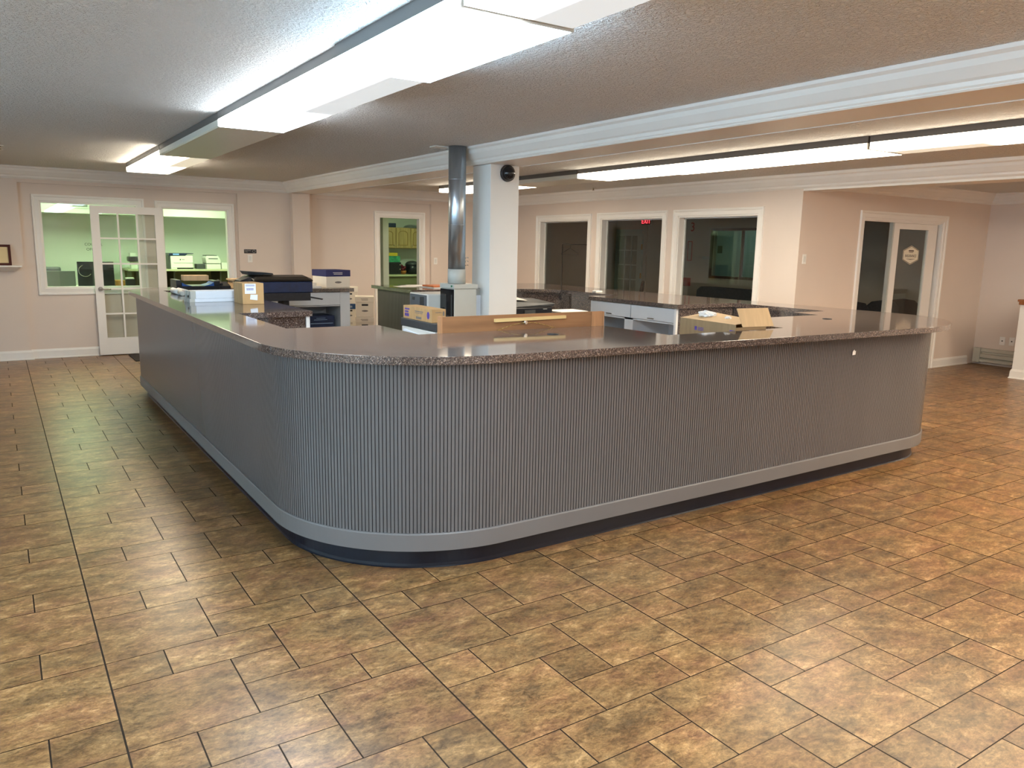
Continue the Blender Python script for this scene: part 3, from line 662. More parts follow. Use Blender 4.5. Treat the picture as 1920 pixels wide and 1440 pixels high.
wp = [(2.55+.5*t, 4.074, 1.075+.052*math.sin(math.pi*t)) for t in [i/16 for i in range(17)]]; polytube(bm, wp, .0022, 6); obj('hanging_wire', bm, BRASS, pb)
bm = NB(); tube(bm, (2.79, 4.090, 1.128), (2.79, 4.062, 1.128), .011, seg=14); box(bm, 2.781, 2.799, 4.070, 4.090, 1.128, 1.141); obj('hook', bm, CHROME, pb)
# ------------------------------------------------------------------ open carton
oc = thing('open_carton', 'open brown carton with one flap standing up, in the front right of the counter', 'box', (4.25, 3.75, .746), math.radians(-7))
W2, L2, HB = .135, .29, .372
bm = NB(); t_ = .004
box(bm, -W2, -W2+t_, -L2, L2, 0, HB); box(bm, W2-t_, W2, -L2, L2, 0, HB-.01); box(bm, -W2+t_, W2-t_, -L2, -L2+t_, 0, HB-.02); box(bm, -W2+t_, W2-t_, L2-t_, L2, 0, HB); box(bm, -W2+t_, W2-t_, -L2+t_, L2-t_, 0, t_)
obj('carton_body', bm, CARDD, oc, local=True)
bm = NB(); hexa(bm, [(-W2, -L2+.01, HB), (-W2, L2, HB), (-W2+.003, L2, HB), (-W2+.003, -L2+.01, HB)], [(W2-.03, -L2+.03, HB+.012), (W2-.01, L2-.02, HB+.035), (W2-.01, L2-.02, HB+.039), (W2-.03, -L2+.03, HB+.016)]); obj('flap', bm, CARDT, oc, local=True)
bm = NB(); hexa(bm, [(-W2+.06, -L2-.002, HB-.018), (W2+.07, -L2-.002, HB-.018), (W2+.07, -L2+.002, HB-.018), (-W2+.06, -L2+.002, HB-.018)], [(-W2+.035, -L2+.04, HB+.105), (W2+.045, -L2+.04, HB+.105), (W2+.045, -L2+.044, HB+.105), (-W2+.035, -L2+.044, HB+.105)]); obj('flap', bm, CARDT, oc, local=True, bevel=.004)
bm = NB()
box(bm, -W2-.0006, -W2, .10, .125, HB-.075, HB-.048, 0)
for q in range(3): box(bm, -W2-.0006, -W2, .03, .09, HB-.056-.009*q, HB-.052-.009*q, 0)
box(bm, -W2-.0006, -W2, -.287, -.235, HB-.060, HB-.040, 0); obj('printed_mark', bm, INK, oc, local=True)
def crumple(name, parent, c, r, m_, seed, sq=(1, 1, .6)):
    rs = random.Random(seed); bm = NB(); bmesh.ops.create_icosphere(bm, subdivisions=3, radius=1)
    for v in bm.verts:
        k = r*(.72+.45*rs.random()); v.co = Vector((v.co.x*k*sq[0], v.co.y*k*sq[1], v.co.z*k*sq[2]))+Vector(c)
    return obj(name, bm, m_, parent, local=True)
crumple('packing_paper', oc, (.0, .16, HB+.03), .050, PAPER, 3, (1.2, 1.3, .55))
crumple('packing_paper', oc, (.02, -.04, HB+.020), .022, PAPER, 5)
# ------------------------------------------------------------------ left worktop objects
def bxthing(name, label, cat, x0, x1, y0, y1, z0, z1, m_, bevel=.003, group=None):
    return tag(obj(name, box(NB(), x0, x1, y0, y1, z0, z1), m_, bevel=bevel), label, cat, group)
# white ribbed bars: stack of three long white channels
for k, (z0, z1, o_) in enumerate(((TOP+.0005, TOP+.030, 0), (TOP+.031, TOP+.095, .008))):
    t = thing('white_panel_bundle', ['lower thin bundle of long white strips lying on the left worktop', 'thick upper bundle of long white strips with a grey ribbed end, on the left worktop'][k], 'strips', (1.57, 7.06, z0), math.radians(4), 'bundles of white strips')
    bm = NB(); box(bm, -.20+o_, .215, -.09, .09, 0, z1-z0)
    obj('strip_body', bm, PAPERB, t, local=True, bevel=.002)
    bm = NB()
    for q in range(5): box(bm, -.243+o_+.006*(q % 2), -.2005+o_, -.09+.036*q, -.06+.036*q, 0, z1-z0)
    obj('ribbed_end', bm, GREYP, t, local=True)
    if k: obj('end_hole', tube(NB(), (-.2375, -.04, .02), (-.245, -.04, .02), .010, seg=12), BLACK, t, local=True)
t = thing('paper_roll', 'roll of white paper lying behind the white strips on the left worktop', 'paper', (1.50, 7.95, TOP+.028))
bm = NB()
tube(bm, (-.06, .35, 0), (-.06, -.02, 0), .027, seg=20); tube(bm, (-.005, .36, 0), (.0, -.04, 0), .024, seg=20); obj('rolled_sheets', bm, PAPER, t, local=True)
bm = NB(); tube(bm, (-.06, -.02, 0), (-.06, -.14, -.008), .0268, .018, seg=20); tube(bm, (.0, -.041, 0), (.01, -.15, -.01), .0238, .016, seg=20); obj('wrapped_end', bm, GREYP, t, local=True)
# carton with white labels
cx0, cx1 = 1.685, 1.86
bc = thing('shipping_carton', 'brown carton with two white shipping labels standing on the left worktop', 'box', (1.77, 6.72, TOP))
obj('carton_body', box(NB(), cx0, cx1, 6.62, 6.90, TOP+.0005, TOP+.175), CARD, bc, bevel=.002)
bm = NB(); box(bm, 1.705, 1.795, 6.6185, 6.6197, 1.175, 1.258); prism(bm, [(1.745, 1.128), (1.805, 1.120), (1.808, 1.166), (1.75, 1.168)], 0, .001, mapf=mpy(6.6197)); lb = obj('shipping_label', bm, PAPERB, bc)
bm = NB()
for q in range(9): box(bm, 1.72+q*.0065, 1.723+q*.0065, 6.6175, 6.6185, 1.203, 1.222)
for q in range(2): box(bm, 1.712, 1.785, 6.6175, 6.6185, 1.238+q*.008, 1.241+q*.008)
obj('barcode', bm, INK, lb)
# big black printer on stand
pl = thing('wide_format_printer', 'large black printer on a stand behind the left worktop', 'printer', (2.42, 7.9, 0))
bm = NB()
def loft(bm, secs, xs, mi=0):   # secs: closed (y,z) outlines at each x
    R = [[bm.verts.new((x, y, z)) for y, z in s] for x, s in zip(xs, secs)]; k = len(secs[0])
    for A, B in zip(R[:-1], R[1:]):
        for j in range(k): bm.faces.new((A[j], A[(j+1) % k], B[(j+1) % k], B[j])).material_index = mi
    bm.faces.new(R[0][::-1]); bm.faces.new(R[-1]); return bm
sec = [(7.62, 1.222), (7.60, 1.245), (7.66, 1.268), (7.80, 1.282), (8.08, 1.272), (8.14, 1.222)]
sece = [(y, 1.222+(z-1.222)*.6) for y, z in sec]
loft(bm, [sece, sec, sec, sece], [2.045, 2.085, 2.585, 2.63]); obj('top_cover', bm, mat('brownish_black_plastic', (.03, .024, .018), .3, noise=(20, .1, (1, 1, 1))), pl, bevel=.006)
bm = NB(); box(bm, 2.05, 2.625, 7.61, 8.12, 1.115, 1.2215); obj('printer_body', bm, NAVY, pl, bevel=.006)
bm = NB(); box(bm, 2.07, 2.60, 7.60, 8.10, 1.035, 1.1145); hexa(bm, [(2.60, 7.60, 1.06), (2.72, 7.60, 1.038), (2.72, 7.74, 1.038), (2.60, 7.74, 1.06)], [(2.60, 7.60, 1.075), (2.73, 7.60, 1.05), (2.73, 7.74, 1.05), (2.60, 7.74, 1.075)]); obj('output_tray', bm, BLACK, pl, bevel=.004)
bm = NB(); box(bm, 2.01, 2.05, 7.62, 8.05, 1.06, 1.23); hexa(bm, [(1.93, 7.66, 1.205), (2.04, 7.66, 1.215), (2.04, 7.9, 1.215), (1.93, 7.9, 1.205)], [(1.94, 7.68, 1.235), (2.04, 7.66, 1.268), (2.04, 7.9, 1.268), (1.94, 7.88, 1.235)]); obj('control_panel', bm, BLACK, pl, bevel=.004)
bm = NB(); hexa(bm, [(2.04, 7.75, 1.284), (2.28, 7.75, 1.286), (2.28, 8.0, 1.286), (2.04, 8.0, 1.284)], [(2.02, 7.72, 1.318), (2.27, 7.74, 1.300), (2.27, 8.0, 1.300), (2.02, 8.02, 1.318)]); obj('feeder_lid', bm, DARKG, pl, bevel=.003)
for x in (2.13, 2.40):
    bm = NB(); box(bm, x-.028, x+.028, 7.75, 7.95, .06, 1.044); box(bm, x-.035, x+.035, 7.55, 8.15, 0, .06); obj('stand_leg', bm, BLACK, pl, bevel=.003)
# tray printer and small things on the back run (left)
t = thing('desktop_printer', 'black and blue tray printer on the back worktop with a tan box on top', 'printer', (1.79, 9.0, TOP))
bm = NB(); box(bm, 1.575, 2.02, 8.86, 9.2, TOP+.0005, TOP+.035); box(bm, 1.575, 1.625, 8.86, 9.2, TOP+.035, TOP+.10); box(bm, 1.96, 2.02, 8.86, 9.2, TOP+.035, TOP+.088); obj('printer_body', bm, BLACK, t, bevel=.003)
bm = NB()
for s_, xa in ((1, 1.63), (-1, 1.955)): hexa(bm, [(xa, 8.85, TOP+.036), (xa+s_*.10, 8.85, TOP+.036), (xa+s_*.10, 9.1, TOP+.036), (xa, 9.1, TOP+.036)], [(xa, 8.85, TOP+.075), (xa+s_*.03, 8.85, TOP+.055), (xa+s_*.03, 9.1, TOP+.055), (xa, 9.1, TOP+.075)])
obj('tray_guide', bm, mat('blue_plastic', (.03, .10, .34), .3), t)
bxthing('tan_carton', 'flat tan carton lying across the black and blue tray printer', 'box', 1.655, 1.915, 8.90, 9.02, TOP+.0895, TOP+.148, CARDT)
t = thing('document_rack', 'tan slotted rack on the back worktop beside the tray printer', 'rack', (2.28, 9.05, TOP))
bm = NB(); box(bm, 2.16, 2.42, 8.93, 9.17, TOP+.088, TOP+.104); box(bm, 2.16, 2.42, 8.93, 9.17, TOP+.0005, TOP+.014); obj('rack_board', bm, CARDT, t)
bm = NB()
for q in range(9): box(bm, 2.175+.027*q, 2.185+.027*q, 8.94, 9.16, TOP+.015, TOP+.0875)
obj('divider', bm, CARDT, t)
t = thing('desk_phone', 'black desk phone lying between the tray printer and the slotted rack', 'phone', (2.08, 9.02, TOP))
bm = NB(); hexa(bm, [(2.035, 8.92, TOP+.0005), (2.15, 8.92, TOP+.0005), (2.15, 9.12, TOP+.0005), (2.035, 9.12, TOP+.0005)], [(2.035, 8.93, TOP+.03), (2.15, 8.93, TOP+.03), (2.15, 9.12, TOP+.07), (2.035, 9.12, TOP+.07)]); obj('phone_base', bm, BLACK, t, bevel=.004)
bm = NB(); hexa(bm, [(2.04, 8.94, TOP+.035), (2.07, 8.94, TOP+.035), (2.07, 9.11, TOP+.07), (2.04, 9.11, TOP+.07)], [(2.04, 8.94, TOP+.06), (2.07, 8.94, TOP+.06), (2.07, 9.11, TOP+.095), (2.04, 9.11, TOP+.095)]); obj('handset', bm, BLACK, t, bevel=.005)
# papers and archive box on back worktop
for k, (x0, x1, y0, y1, z0, z1, m_, lab) in enumerate(((3.01, 3.14, 8.80, 9.14, .0005, .021, PAPER, 'flat stack of white paper left of the archive box on the back worktop'), (2.90, 3.14, 8.97, 9.22, .022, .052, ARCH, 'cream folder stack on top of the white paper by the archive box'))):
    bxthing('paper_stack', lab, 'paper', x0, x1, y0, y1, TOP+z0, TOP+z1, m_, .002, 'papers on the back worktop')
bm = NB(); hexa(bm, [(2.72, 8.76, TOP+.0005), (2.98, 8.74, TOP+.0005), (3.0, 8.95, TOP+.0005), (2.74, 8.96, TOP+.0005)], [(2.72, 8.76, TOP+.012), (2.98, 8.74, TOP+.012), (3.0, 8.95, TOP+.012), (2.74, 8.96, TOP+.012)]); tag(obj('paper_stack', bm, PAPERB), 'thin loose bluish paper pile nearest the black printer on the back worktop', 'paper', 'papers on the back worktop')
def archive_box(x0, x1, y0, y1, z0, h, label, group, lid=ARCH, rz=0, lidh=.075, printm=INKG):
    cx, cy = (x0+x1)/2, (y0+y1)/2; a, b = (x1-x0)/2, (y1-y0)/2
    t = thing('archive_box', label, 'box', (cx, cy, z0), rz, group)
    bd = obj('box_body', box(NB(), -a, a, -b, b, 0, h-.01), ARCH, t, local=True, bevel=.002)
    ld = obj('box_lid', box(NB(), -a-.006, a+.006, -b-.006, b+.006, h-lidh, h), lid, t, local=True, bevel=.002)
    bm = NB(); pts = [(.045*math.cos(q*math.pi/8), h*.30+.012*math.sin(q*math.pi/8)) for q in range(16)]; prism(bm, pts, 0, .0008, mapf=lambda u, v, hh: (u, -b-hh, v)); obj('hand_hole', bm, INKG, bd, local=True)
    if h > .22: obj('hand_hole', box(NB(), -.045, .045, -b-.0008, -b, h*.55, h*.64), BLACK, bd, local=True)
    bm = NB()
    for q in range(2): box(bm, -a*.45+q*.01, a*.35, -b-.0068, -b-.006, h-lidh*.45-q*.016, h-lidh*.45-q*.016+.006)
    obj('printed_mark', bm, PAPER if lid is not ARCH else INKG, ld, local=True)
    return t
archive_box(3.19, 3.50, 8.86, 9.20, TOP+.0005, .205, 'white archive box with a navy lid on the back worktop', 'archive boxes', lid=mat('navy_board', (.025, .028, .12), .6, noise=(9, .1, (1, 1, 1))), rz=math.radians(8))
# stacks of archive boxes by the kitchen doorway
gS = 'archive boxes'
for k in range(3): archive_box(4.255, 4.505, 10.34, 10.66, .0005+.29*k, .286, ['lowest archive box of the right stack by the kitchen doorway', 'middle archive box of the right stack by the kitchen doorway', 'top archive box of the right stack by the kitchen doorway'][k], gS, rz=math.radians([-12, -22, -21][k]))
for k in range(4): archive_box(4.205, 4.455, 10.82, 11.10, .0005+.245*k, .242, ['bottom', 'second', 'third', 'top'][k]+' archive box of the tall stack behind the counter end', gS, lid=[ARCH, ARCH, mat('blue_board', (.03, .08, .2), .6), ARCH][k], rz=math.radians(-22))
# blue box in the bay
t = thing('blue_storage_box', 'dark blue box on the shelf inside the open bay of the back cabinet', 'box', (3.12, 8.95, .62))
obj('box_body', box(NB(), 2.98, 3.29, 8.80, 9.15, .6205, .765), NAVY, t, bevel=.004)
bm = NB(); box(bm, 3.04, 3.2, 8.7985, 8.7998, .715, .720); box(bm, 3.07, 3.18, 8.7985, 8.7998, .735, .739); box(bm, 3.0, 3.27, 8.7985, 8.7998, .672, .679); obj('printed_mark', bm, mat('pale_blue_print', (.25, .38, .55), .6), t)
# ------------------------------------------------------------------ centre: toner box, printers
t = thing('toner_carton', 'long brown toner carton with purple print lying on a printer left of the picture board', 'box', (2.99, 5.82, .985))
tz = .9905
obj('carton_body', box(NB(), 2.862, 2.99, 5.50, 6.02, tz, tz+.108), CARD, t, bevel=.003)
bm = NB(); box(bm, 2.8612, 2.8618, 5.90, 5.99, tz+.075, tz+.088); box(bm, 2.8612, 2.8618, 5.91, 5.99, tz+.02, tz+.045); box(bm, 2.8612, 2.8618, 5.92, 5.99, tz+.052, tz+.066)
prism(bm, [(5.56+.024*math.cos(q*math.pi/8), tz+.055+.03*math.sin(q*math.pi/8)) for q in range(16)], 0, .0006, mapf=lambda u, v, h: (2.8618-h, u, v)); obj('purple_print', bm, INK, t)
bm = NB(); box(bm, 2.8612, 2.8618, 5.65, 5.8, tz+.07, tz+.078); box(bm, 2.8612, 2.8618, 5.66, 5.8, tz+.058, tz+.063); box(bm, 2.8612, 2.8618, 5.68, 5.78, tz+.012, tz+.032)
box(bm, 2.895, 2.95, 5.4988, 5.4996, tz+.08, tz+.085); box(bm, 2.962, 2.977, 5.4988, 5.4996, tz+.055, tz+.09); obj('grey_print', bm, INKG, t)
t = thing('laser_printer', 'black and white laser printer under the toner carton', 'printer', (3.0, 5.82, .72))
obj('top_cover', box(NB(), 2.855, 3.25, 5.42, 6.06, .925, .990), DARKG, t, bevel=.006)
bm = NB(); box(bm, 2.86, 3.24, 5.44, 6.05, .721, .924); obj('printer_body', bm, GLOSSW, t, bevel=.01)
bm = NB(); hexa(bm, [(2.85, 5.48, .74), (2.86, 5.48, .74), (2.86, 6.0, .74), (2.85, 6.0, .74)], [(2.842, 5.55, .865), (2.86, 5.55, .865), (2.86, 5.98, .90), (2.842, 5.98, .90)]); obj('side_panel', bm, PAPERB, t)
t = thing('filing_cabinet', 'low white filing cabinet under the laser printer, behind the front counter', 'cabinet', (3.05, 5.8, 0))
obj('cabinet_body', box(NB(), 2.84, 3.30, 5.40, 6.10, 0, .7195), WHITEM, t, bevel=.004)
for z0 in (.04, .38):
    d_ = obj('drawer', box(NB(), 2.86, 3.28, 5.385, 5.3995, z0, z0+.32), WHITEM, t, bevel=.003); obj('handle', box(NB(), 3.0, 3.14, 5.372, 5.3845, z0+.24, z0+.26), CHROME, d_)
t = thing('office_printer', 'white printer with a grey side, behind the toner carton and left of the metal cabinet', 'printer', (3.5, 6.9, .93))
obj('printer_body', box(NB(), 3.42, 3.83, 6.66, 7.05, .9305, 1.140), GLOSSW, t, bevel=.012)
bm = NB(); box(bm, 3.412, 3.4195, 6.672, 7.02, .945, 1.128); obj('grey_side', bm, mat('slate_grey_plastic', (.13, .15, .17), .4), t)
bm = NB(); box(bm, 3.408, 3.4118, 6.72, 6.80, 1.03, 1.11); box(bm, 3.408, 3.4118, 6.92, 6.97, 1.07, 1.10); obj('vent', bm, DARKG, t)
bm = NB(); box(bm, 3.446, 3.468, 6.655, 6.6595, .955, 1.01); box(bm, 3.47, 3.64, 6.655, 6.6595, .962, .968); obj('button_panel', bm, BLACK, t)
bm = NB(); box(bm, 3.40, 3.84, 6.63, 7.10, 0, .93); tag(obj('printer_stand', bm, WHITEM, bevel=.003), 'white stand under the office printer behind the metal cabinet', 'stand')
# ------------------------------------------------------------------ back right worktop papers
bxthing('orange_folder', 'orange-red folder lying on the back worktop near the metal cabinet', 'folder', 4.42, 4.72, 8.45, 8.75, TOP+.012, TOP+.030, ORANGE)
bm = NB(); box(bm, 4.4, 4.75, 8.40, 8.78, TOP+.0005, TOP+.0115); tag(obj('paper_stack', bm, PAPER), 'white papers under the orange folder on the back worktop', 'paper')
for k in range(3):
    x, y = 4.12+.12*k, 8.75+.08*k; bm = NB(); hexa(bm, [(x, y, TOP+.0005+.0016*k), (x+.22, y-.03, TOP+.0005+.0016*k), (x+.25, y+.25, TOP+.0005+.0016*k), (x+.03, y+.28, TOP+.0005+.0016*k)], [(x, y, TOP+.0018+.0016*k), (x+.22, y-.03, TOP+.0018+.0016*k), (x+.25, y+.25, TOP+.0018+.0016*k), (x+.03, y+.28, TOP+.0018+.0016*k)])
    tag(obj('paper_sheet', bm, PAPER), ['leftmost', 'middle', 'rightmost'][k]+' of the loose sheets on the far end worktop beyond the gap', 'paper', 'loose sheets on the far worktop')
# black all in one printer, papers, device on right
t = thing('inkjet_printer', 'black all-in-one printer with an open lid on the low desk right of the column', 'printer', (4.92, 7.1, .745))
bm = NB(); box(bm, 4.56, 5.10, 6.92, 7.32, .7455, .96); obj('printer_body', bm, BLACK, t, bevel=.012)
bm = NB(); hexa(bm, [(4.56, 6.91, .962), (5.11, 6.91, .962), (5.10, 7.32, .962), (4.58, 7.32, .962)], [(4.60, 6.94, 1.02), (5.12, 6.90, .998), (5.10, 7.30, 1.03), (4.62, 7.30, 1.045)]); obj('scanner_lid', bm, DARKG, t, bevel=.006)
bm = NB(); box(bm, 4.72, 4.86, 6.905, 6.9195, .88, .93); obj('control_screen', bm, DARKG, t)
bm = NB(); box(bm, 4.97, 5.02, 6.912, 6.9195, .935, .941); obj('printed_mark', bm, GREYP, t)
bm = NB(); hexa(bm, [(4.55, 7.0, 1.046), (4.80, 6.98, 1.030), (4.84, 7.24, 1.045), (4.58, 7.26, 1.060)], [(4.55, 7.0, 1.048), (4.80, 6.98, 1.032), (4.84, 7.24, 1.047), (4.58, 7.26, 1.062)]); tag(obj('paper_sheet', bm, PAPER), 'white sheet lying on the lid of the black all-in-one printer', 'paper')
for k in range(3):
    z = .7455+.05*k; bm = NB(); a = .0+.03*k
    hexa(bm, [(5.17+a, 6.93, z), (5.62, 6.88+a, z), (5.70-a, 7.25, z), (5.22, 7.28, z)], [(5.17+a, 6.93, z+.049), (5.62, 6.88+a, z+.049), (5.70-a, 7.25, z+.049), (5.22, 7.28, z+.049)])
    tag(obj('paper_stack', bm, [CARDD, PAPER, PAPER][k]), ['brown folder at the bottom of the paper pile right of the black printer', 'middle layer of the white paper pile right of the black printer', 'top layer of the white paper pile right of the black printer'][k], 'paper', 'paper pile on the low desk')
bxthing('white_block', 'small white block on the right-hand worktop behind the drawer cabinet', 'block', 5.90, 6.0, 7.15, 7.22, TOP+.0005, TOP+.022, GLOSSW)
# ------------------------------------------------------------------ small wall things
t = thing('wall_sign', 'black sign with grey lettering and a round symbol beside the office doorway', 'sign', (3.21, 12.06, 1.46))
obj('plate', box(NB(), 3.118, 3.30, 12.052, 12.0595, 1.432, 1.490), BLACK, t, bevel=.002)
GI = mat('sign_lettering', (.38, .36, .36), .5)
text('lettering', 'Employees\nOnly', .021, (3.127, 12.0515, 1.463), (math.pi/2, 0, 0), GI, t, .0006, 'LEFT')
bm = NB(); sweep(bm, [(3.262+.018*math.cos(-q*math.pi/10), 1.461+.018*math.sin(-q*math.pi/10)) for q in range(20)], [(0, 0), (0, .001), (.004, .001), (.004, 0)], closed=True, mapf=mpy(12.0518)); obj('round_symbol', bm, GI, t)
def switch(loc, axis, label, group='light switches', sw=.072, sh=.115):
    t = thing('light_switch', label, 'switch', loc, 0, group); x, y, z = loc
    if axis == 'y': obj('cover_plate', box(NB(), x-sw/2, x+sw/2, y-.006, y-.0005, z-sh/2, z+sh/2), TRIM, t, bevel=.002); obj('rocker', box(NB(), x-.016, x+.016, y-.010, y-.0062, z-.033, z+.033), GLOSSW, t)
switch((3.203, 12.06, 1.355), 'y', 'white light switch below the black sign')
switch((6.385, 12.13, 1.335), 'y', 'white light switch right of the kitchen doorway')
switch((8.045, 5.90, 1.525), 'y', 'white light switch on the corner left of the sliding door')
def outlet(y, z, label):
    t = thing('wall_outlet', label, 'outlet', (12.3, y, z), 0, 'wall outlets above the heater')
    obj('cover_plate', box(NB(), 12.292, 12.2995, y-.037, y+.037, z-.06, z+.06), TRIM, t, bevel=.002); obj('socket', tube(NB(), (12.2915, y, z), (12.288, y, z), .010, seg=12), DARKG, t)
outlet(5.505, .375, 'left white wall outlet above the baseboard heater'); outlet(5.375, .38, 'right white wall outlet above the baseboard heater')
t = thing('baseboard_heater', 'cream metal baseboard heater on the right wall', 'heater', (12.2, 4.6, 0))
bm = NB(); prof = [(0, .06), (0, .235), (-.02, .245), (-.062, .235), (-.062, .195), (-.03, .185), (-.03, .165), (-.075, .155), (-.075, .105), (-.03, .095), (-.07, .07), (-.07, .04), (0, .03)]
prism(bm, prof, 2.9, 5.76, mapf=lambda u, v, h: (12.2995+u, h, v)); obj('heater_body', bm, HEATM, t)
bm = NB(); box(bm, 12.215, 12.2995, 5.761, 5.86, .03, .245); obj('end_cover', bm, HEATM, t, bevel=.004)
bm = NB(); box(bm, 12.262, 12.2995, 2.95, 5.75, .19, .232); box(bm, 12.262, 12.2995, 2.95, 5.75, .10, .16); obj('dark_slot', bm, BLACK, t)
# pony wall at right edge
bm = NB(); box(bm, 11.22, 13.0, 4.72, 4.86, 0, .98); struct('wall_half_height', bm, TRIM, 'cream half-height wall end at the right edge of the picture')
bm = NB(); sweep(bm, [(13.0, 4.72), (11.22, 4.72), (11.22, 4.86), (13.0, 4.86)], [(o, h) for o, h in BASE]); struct('baseboard_half_wall', bm, TRIM, 'white baseboard around the half-height wall', 'baseboard')
bm = NB(); prism(bm, [(11.17, 4.70), (13.0, 4.70), (13.0, 4.88), (11.17, 4.88)], 1.02, 1.05); prism(bm, [(11.19, 4.71), (13.0, 4.71), (13.0, 4.87), (11.19, 4.87)], .98, 1.02); tag(obj('wood_cap_rail', bm, mat('reddish_oak', (.33, .12, .04), .35, noise=(4, .2, (1, 9, 9))), bevel=.006), 'reddish wooden cap rail on the half-height wall at the right edge', 'rail')
# wall shelf and framed certificate at left edge
t = thing('wall_shelf', 'white wall shelf at the left edge holding a framed certificate', 'shelf', (-.2, 11.97, 1.17))
bm = NB(); box(bm, -.9, .275, 11.88, 12.0595, 1.225, 1.245); obj('shelf_board', bm, TRIM, t, bevel=.002)
bm = NB(); hexa(bm, [(-.88, 12.02, 1.168), (.20, 12.02, 1.168), (.20, 12.0595, 1.168), (-.88, 12.0595, 1.168)], [(-.89, 11.91, 1.2245), (.262, 11.91, 1.2245), (.262, 12.0595, 1.2245), (-.89, 12.0595, 1.2245)]); obj('bracket_moulding', bm, TRIM, t)
t = thing('framed_certificate', 'dark wooden framed certificate leaning on the wall shelf at the left edge', 'picture', (-.05, 11.95, 1.246))
def lean(u, v, h): return (u, 11.93+v*.34-h, 1.246+v)
bm = NB(); sweep(bm, [(-.28, 0), (.165, 0), (.165, .262), (-.28, .262)], [(0, 0), (0, .016), (.030, .016), (.030, 0)], closed=True, mapf=lean); obj('frame', bm, mat('dark_red_wood', (.075, .022, .018), .3, noise=(5, .2, (1, 1, 1))), t)
bm = NB(); prism(bm, [(-.26, .02), (.145, .02), (.145, .242), (-.26, .242)], 0, .004, mapf=lean); obj('paper_sheet', bm, mat('cream_certificate', (.78, .62, .34), .6), t)
# door mat
bxthing('door_mat', 'dark rubber mat on the floor in front of the office doorway', 'mat', 1.45, 2.75, 11.30, 11.98, .0005, .010, MATM)
# ------------------------------------------------------------------ office behind window 1
struct('wall_office_back', box(NB(), -1.6, 4.05, 15.5, 15.6, 0, CEIL), OWALL, 'pale office wall seen through the left window and doorway')
struct('wall_office_left', box(NB(), -1.7, -1.6, 12.22, 15.6, 0, CEIL), OWALL, 'side wall of the office')
struct('wall_office_right', box(NB(), 4.05, 4.15, 12.29, 15.6, 0, CEIL), OWALL, 'partition between the office and the kitchen')
bm = NB(); box(bm, -1.6, 4.05, 14.62, 15.5, 2.005, CEIL); struct('trim_5', bm, OWALL, 'boxed bulkhead along the back of the office', 'bulkhead')
t = thing('air_vent', 'slotted air vent on the office bulkhead seen through the left window', 'vent', (1.15, 14.62, 2.15))
obj('vent_frame', box(NB(), .98, 1.36, 14.608, 14.6195, 2.085, 2.20), OWALL, t)
bm = NB()
for q in range(12): box(bm, 1.10+.018*q, 1.11+.018*q, 14.603, 14.6078, 2.11, 2.18)
obj('slat', bm, DARKG, t)
def room_light(x, y, z, w_, l, col, st, label):
    t = thing('ceiling_panel_light', label, 'ceiling light', (x, y, z))
    obj('frame', box(NB(), x-w_/2-.02, x+w_/2+.02, y-l/2-.02, y+l/2+.02, z+.006, z+.03), GLOSSW, t)
    obj('diffuser', box(NB(), x-w_/2, x+w_/2, y-l/2, y+l/2, z, z+.0055), emat('panel_diffuser', col, st), t)
room_light(.9, 13.5, CEIL-.0305, .6, 1.2, GREEN, L_OFFICE, 'greenish ceiling panel light in the office left half')
room_light(2.8, 13.5, CEIL-.0305, .6, 1.2, GREEN, L_OFFICE, 'greenish ceiling panel light in the office right half')
t = thing('office_credenza', 'long olive-toned wall counter with open bays along the back of the office', 'counter', (2.9, 15.0, 0))
obj('counter_top', box(NB(), 1.85, 4.04, 14.60, 15.49, 1.075, 1.105), mat('pale_green_laminate', (.50, .50, .33), .4), t, bevel=.003)
bm = NB(); box(bm, 1.9, 4.04, 15.40, 15.49, 0, 1.074); box(bm, 1.92, 1.95, 14.75, 15.4, 0, 1.074); box(bm, 4.0, 4.03, 14.75, 15.4, 0, 1.074); obj('carcass', bm, OLIVE, t)
for x in (2.58, 3.36): obj('divider', box(NB(), x, x+.022, 14.70, 15.4, 0, 1.074), mat('dark_olive', (.05, .05, .03), .6), t)
CT = 1.1055
t = thing('laser_printer', 'large white laser printer with a navy top on the office counter', 'printer', (2.74, 14.95, CT))
bm = NB(); box(bm, 2.56, 2.93, 14.80, 15.2, CT+.022, CT+.235); box(bm, 2.56, 2.66, 14.80, 15.2, CT, CT+.022); obj('printer_body', bm, GLOSSW, t, bevel=.006)
bm = NB(); prism(bm, [(2.54, CT+.235), (2.80, CT+.235), (2.84, CT+.262), (2.94, CT+.266), (2.94, CT+.275), (2.54, CT+.275)], -15.2, -14.79, mapf=lambda u, v, h: (u, -h, v)); obj('top_cover', bm, NAVY, t)
bm = NB(); box(bm, 2.60, 2.70, 14.784, 14.7895, CT+.245, CT+.268); obj('screen', bm, mat('lit_blue_screen', (.25, .45, .9), .3), t)
bm = NB(); box(bm, 2.61, 2.93, 14.795, 14.7995, CT+.105, CT+.108); box(bm, 2.535, 2.558, 14.82, 15.2, CT, CT+.23); box(bm, 2.66, 2.94, 14.85, 15.2, CT, CT+.018); obj('dark_trim', bm, DARKG, t)
bm = NB(); tube(bm, (2.72, 14.7995, CT+.165), (2.72, 14.795, CT+.165), .011, seg=14); box(bm, 2.745, 2.79, 14.796, 14.7995, CT+.162, CT+.168); obj('badge', bm, DARKG, t)
t = thing('compact_printer', 'small two-tier white printer in the middle of the office counter', 'printer', (3.28, 14.95, CT))
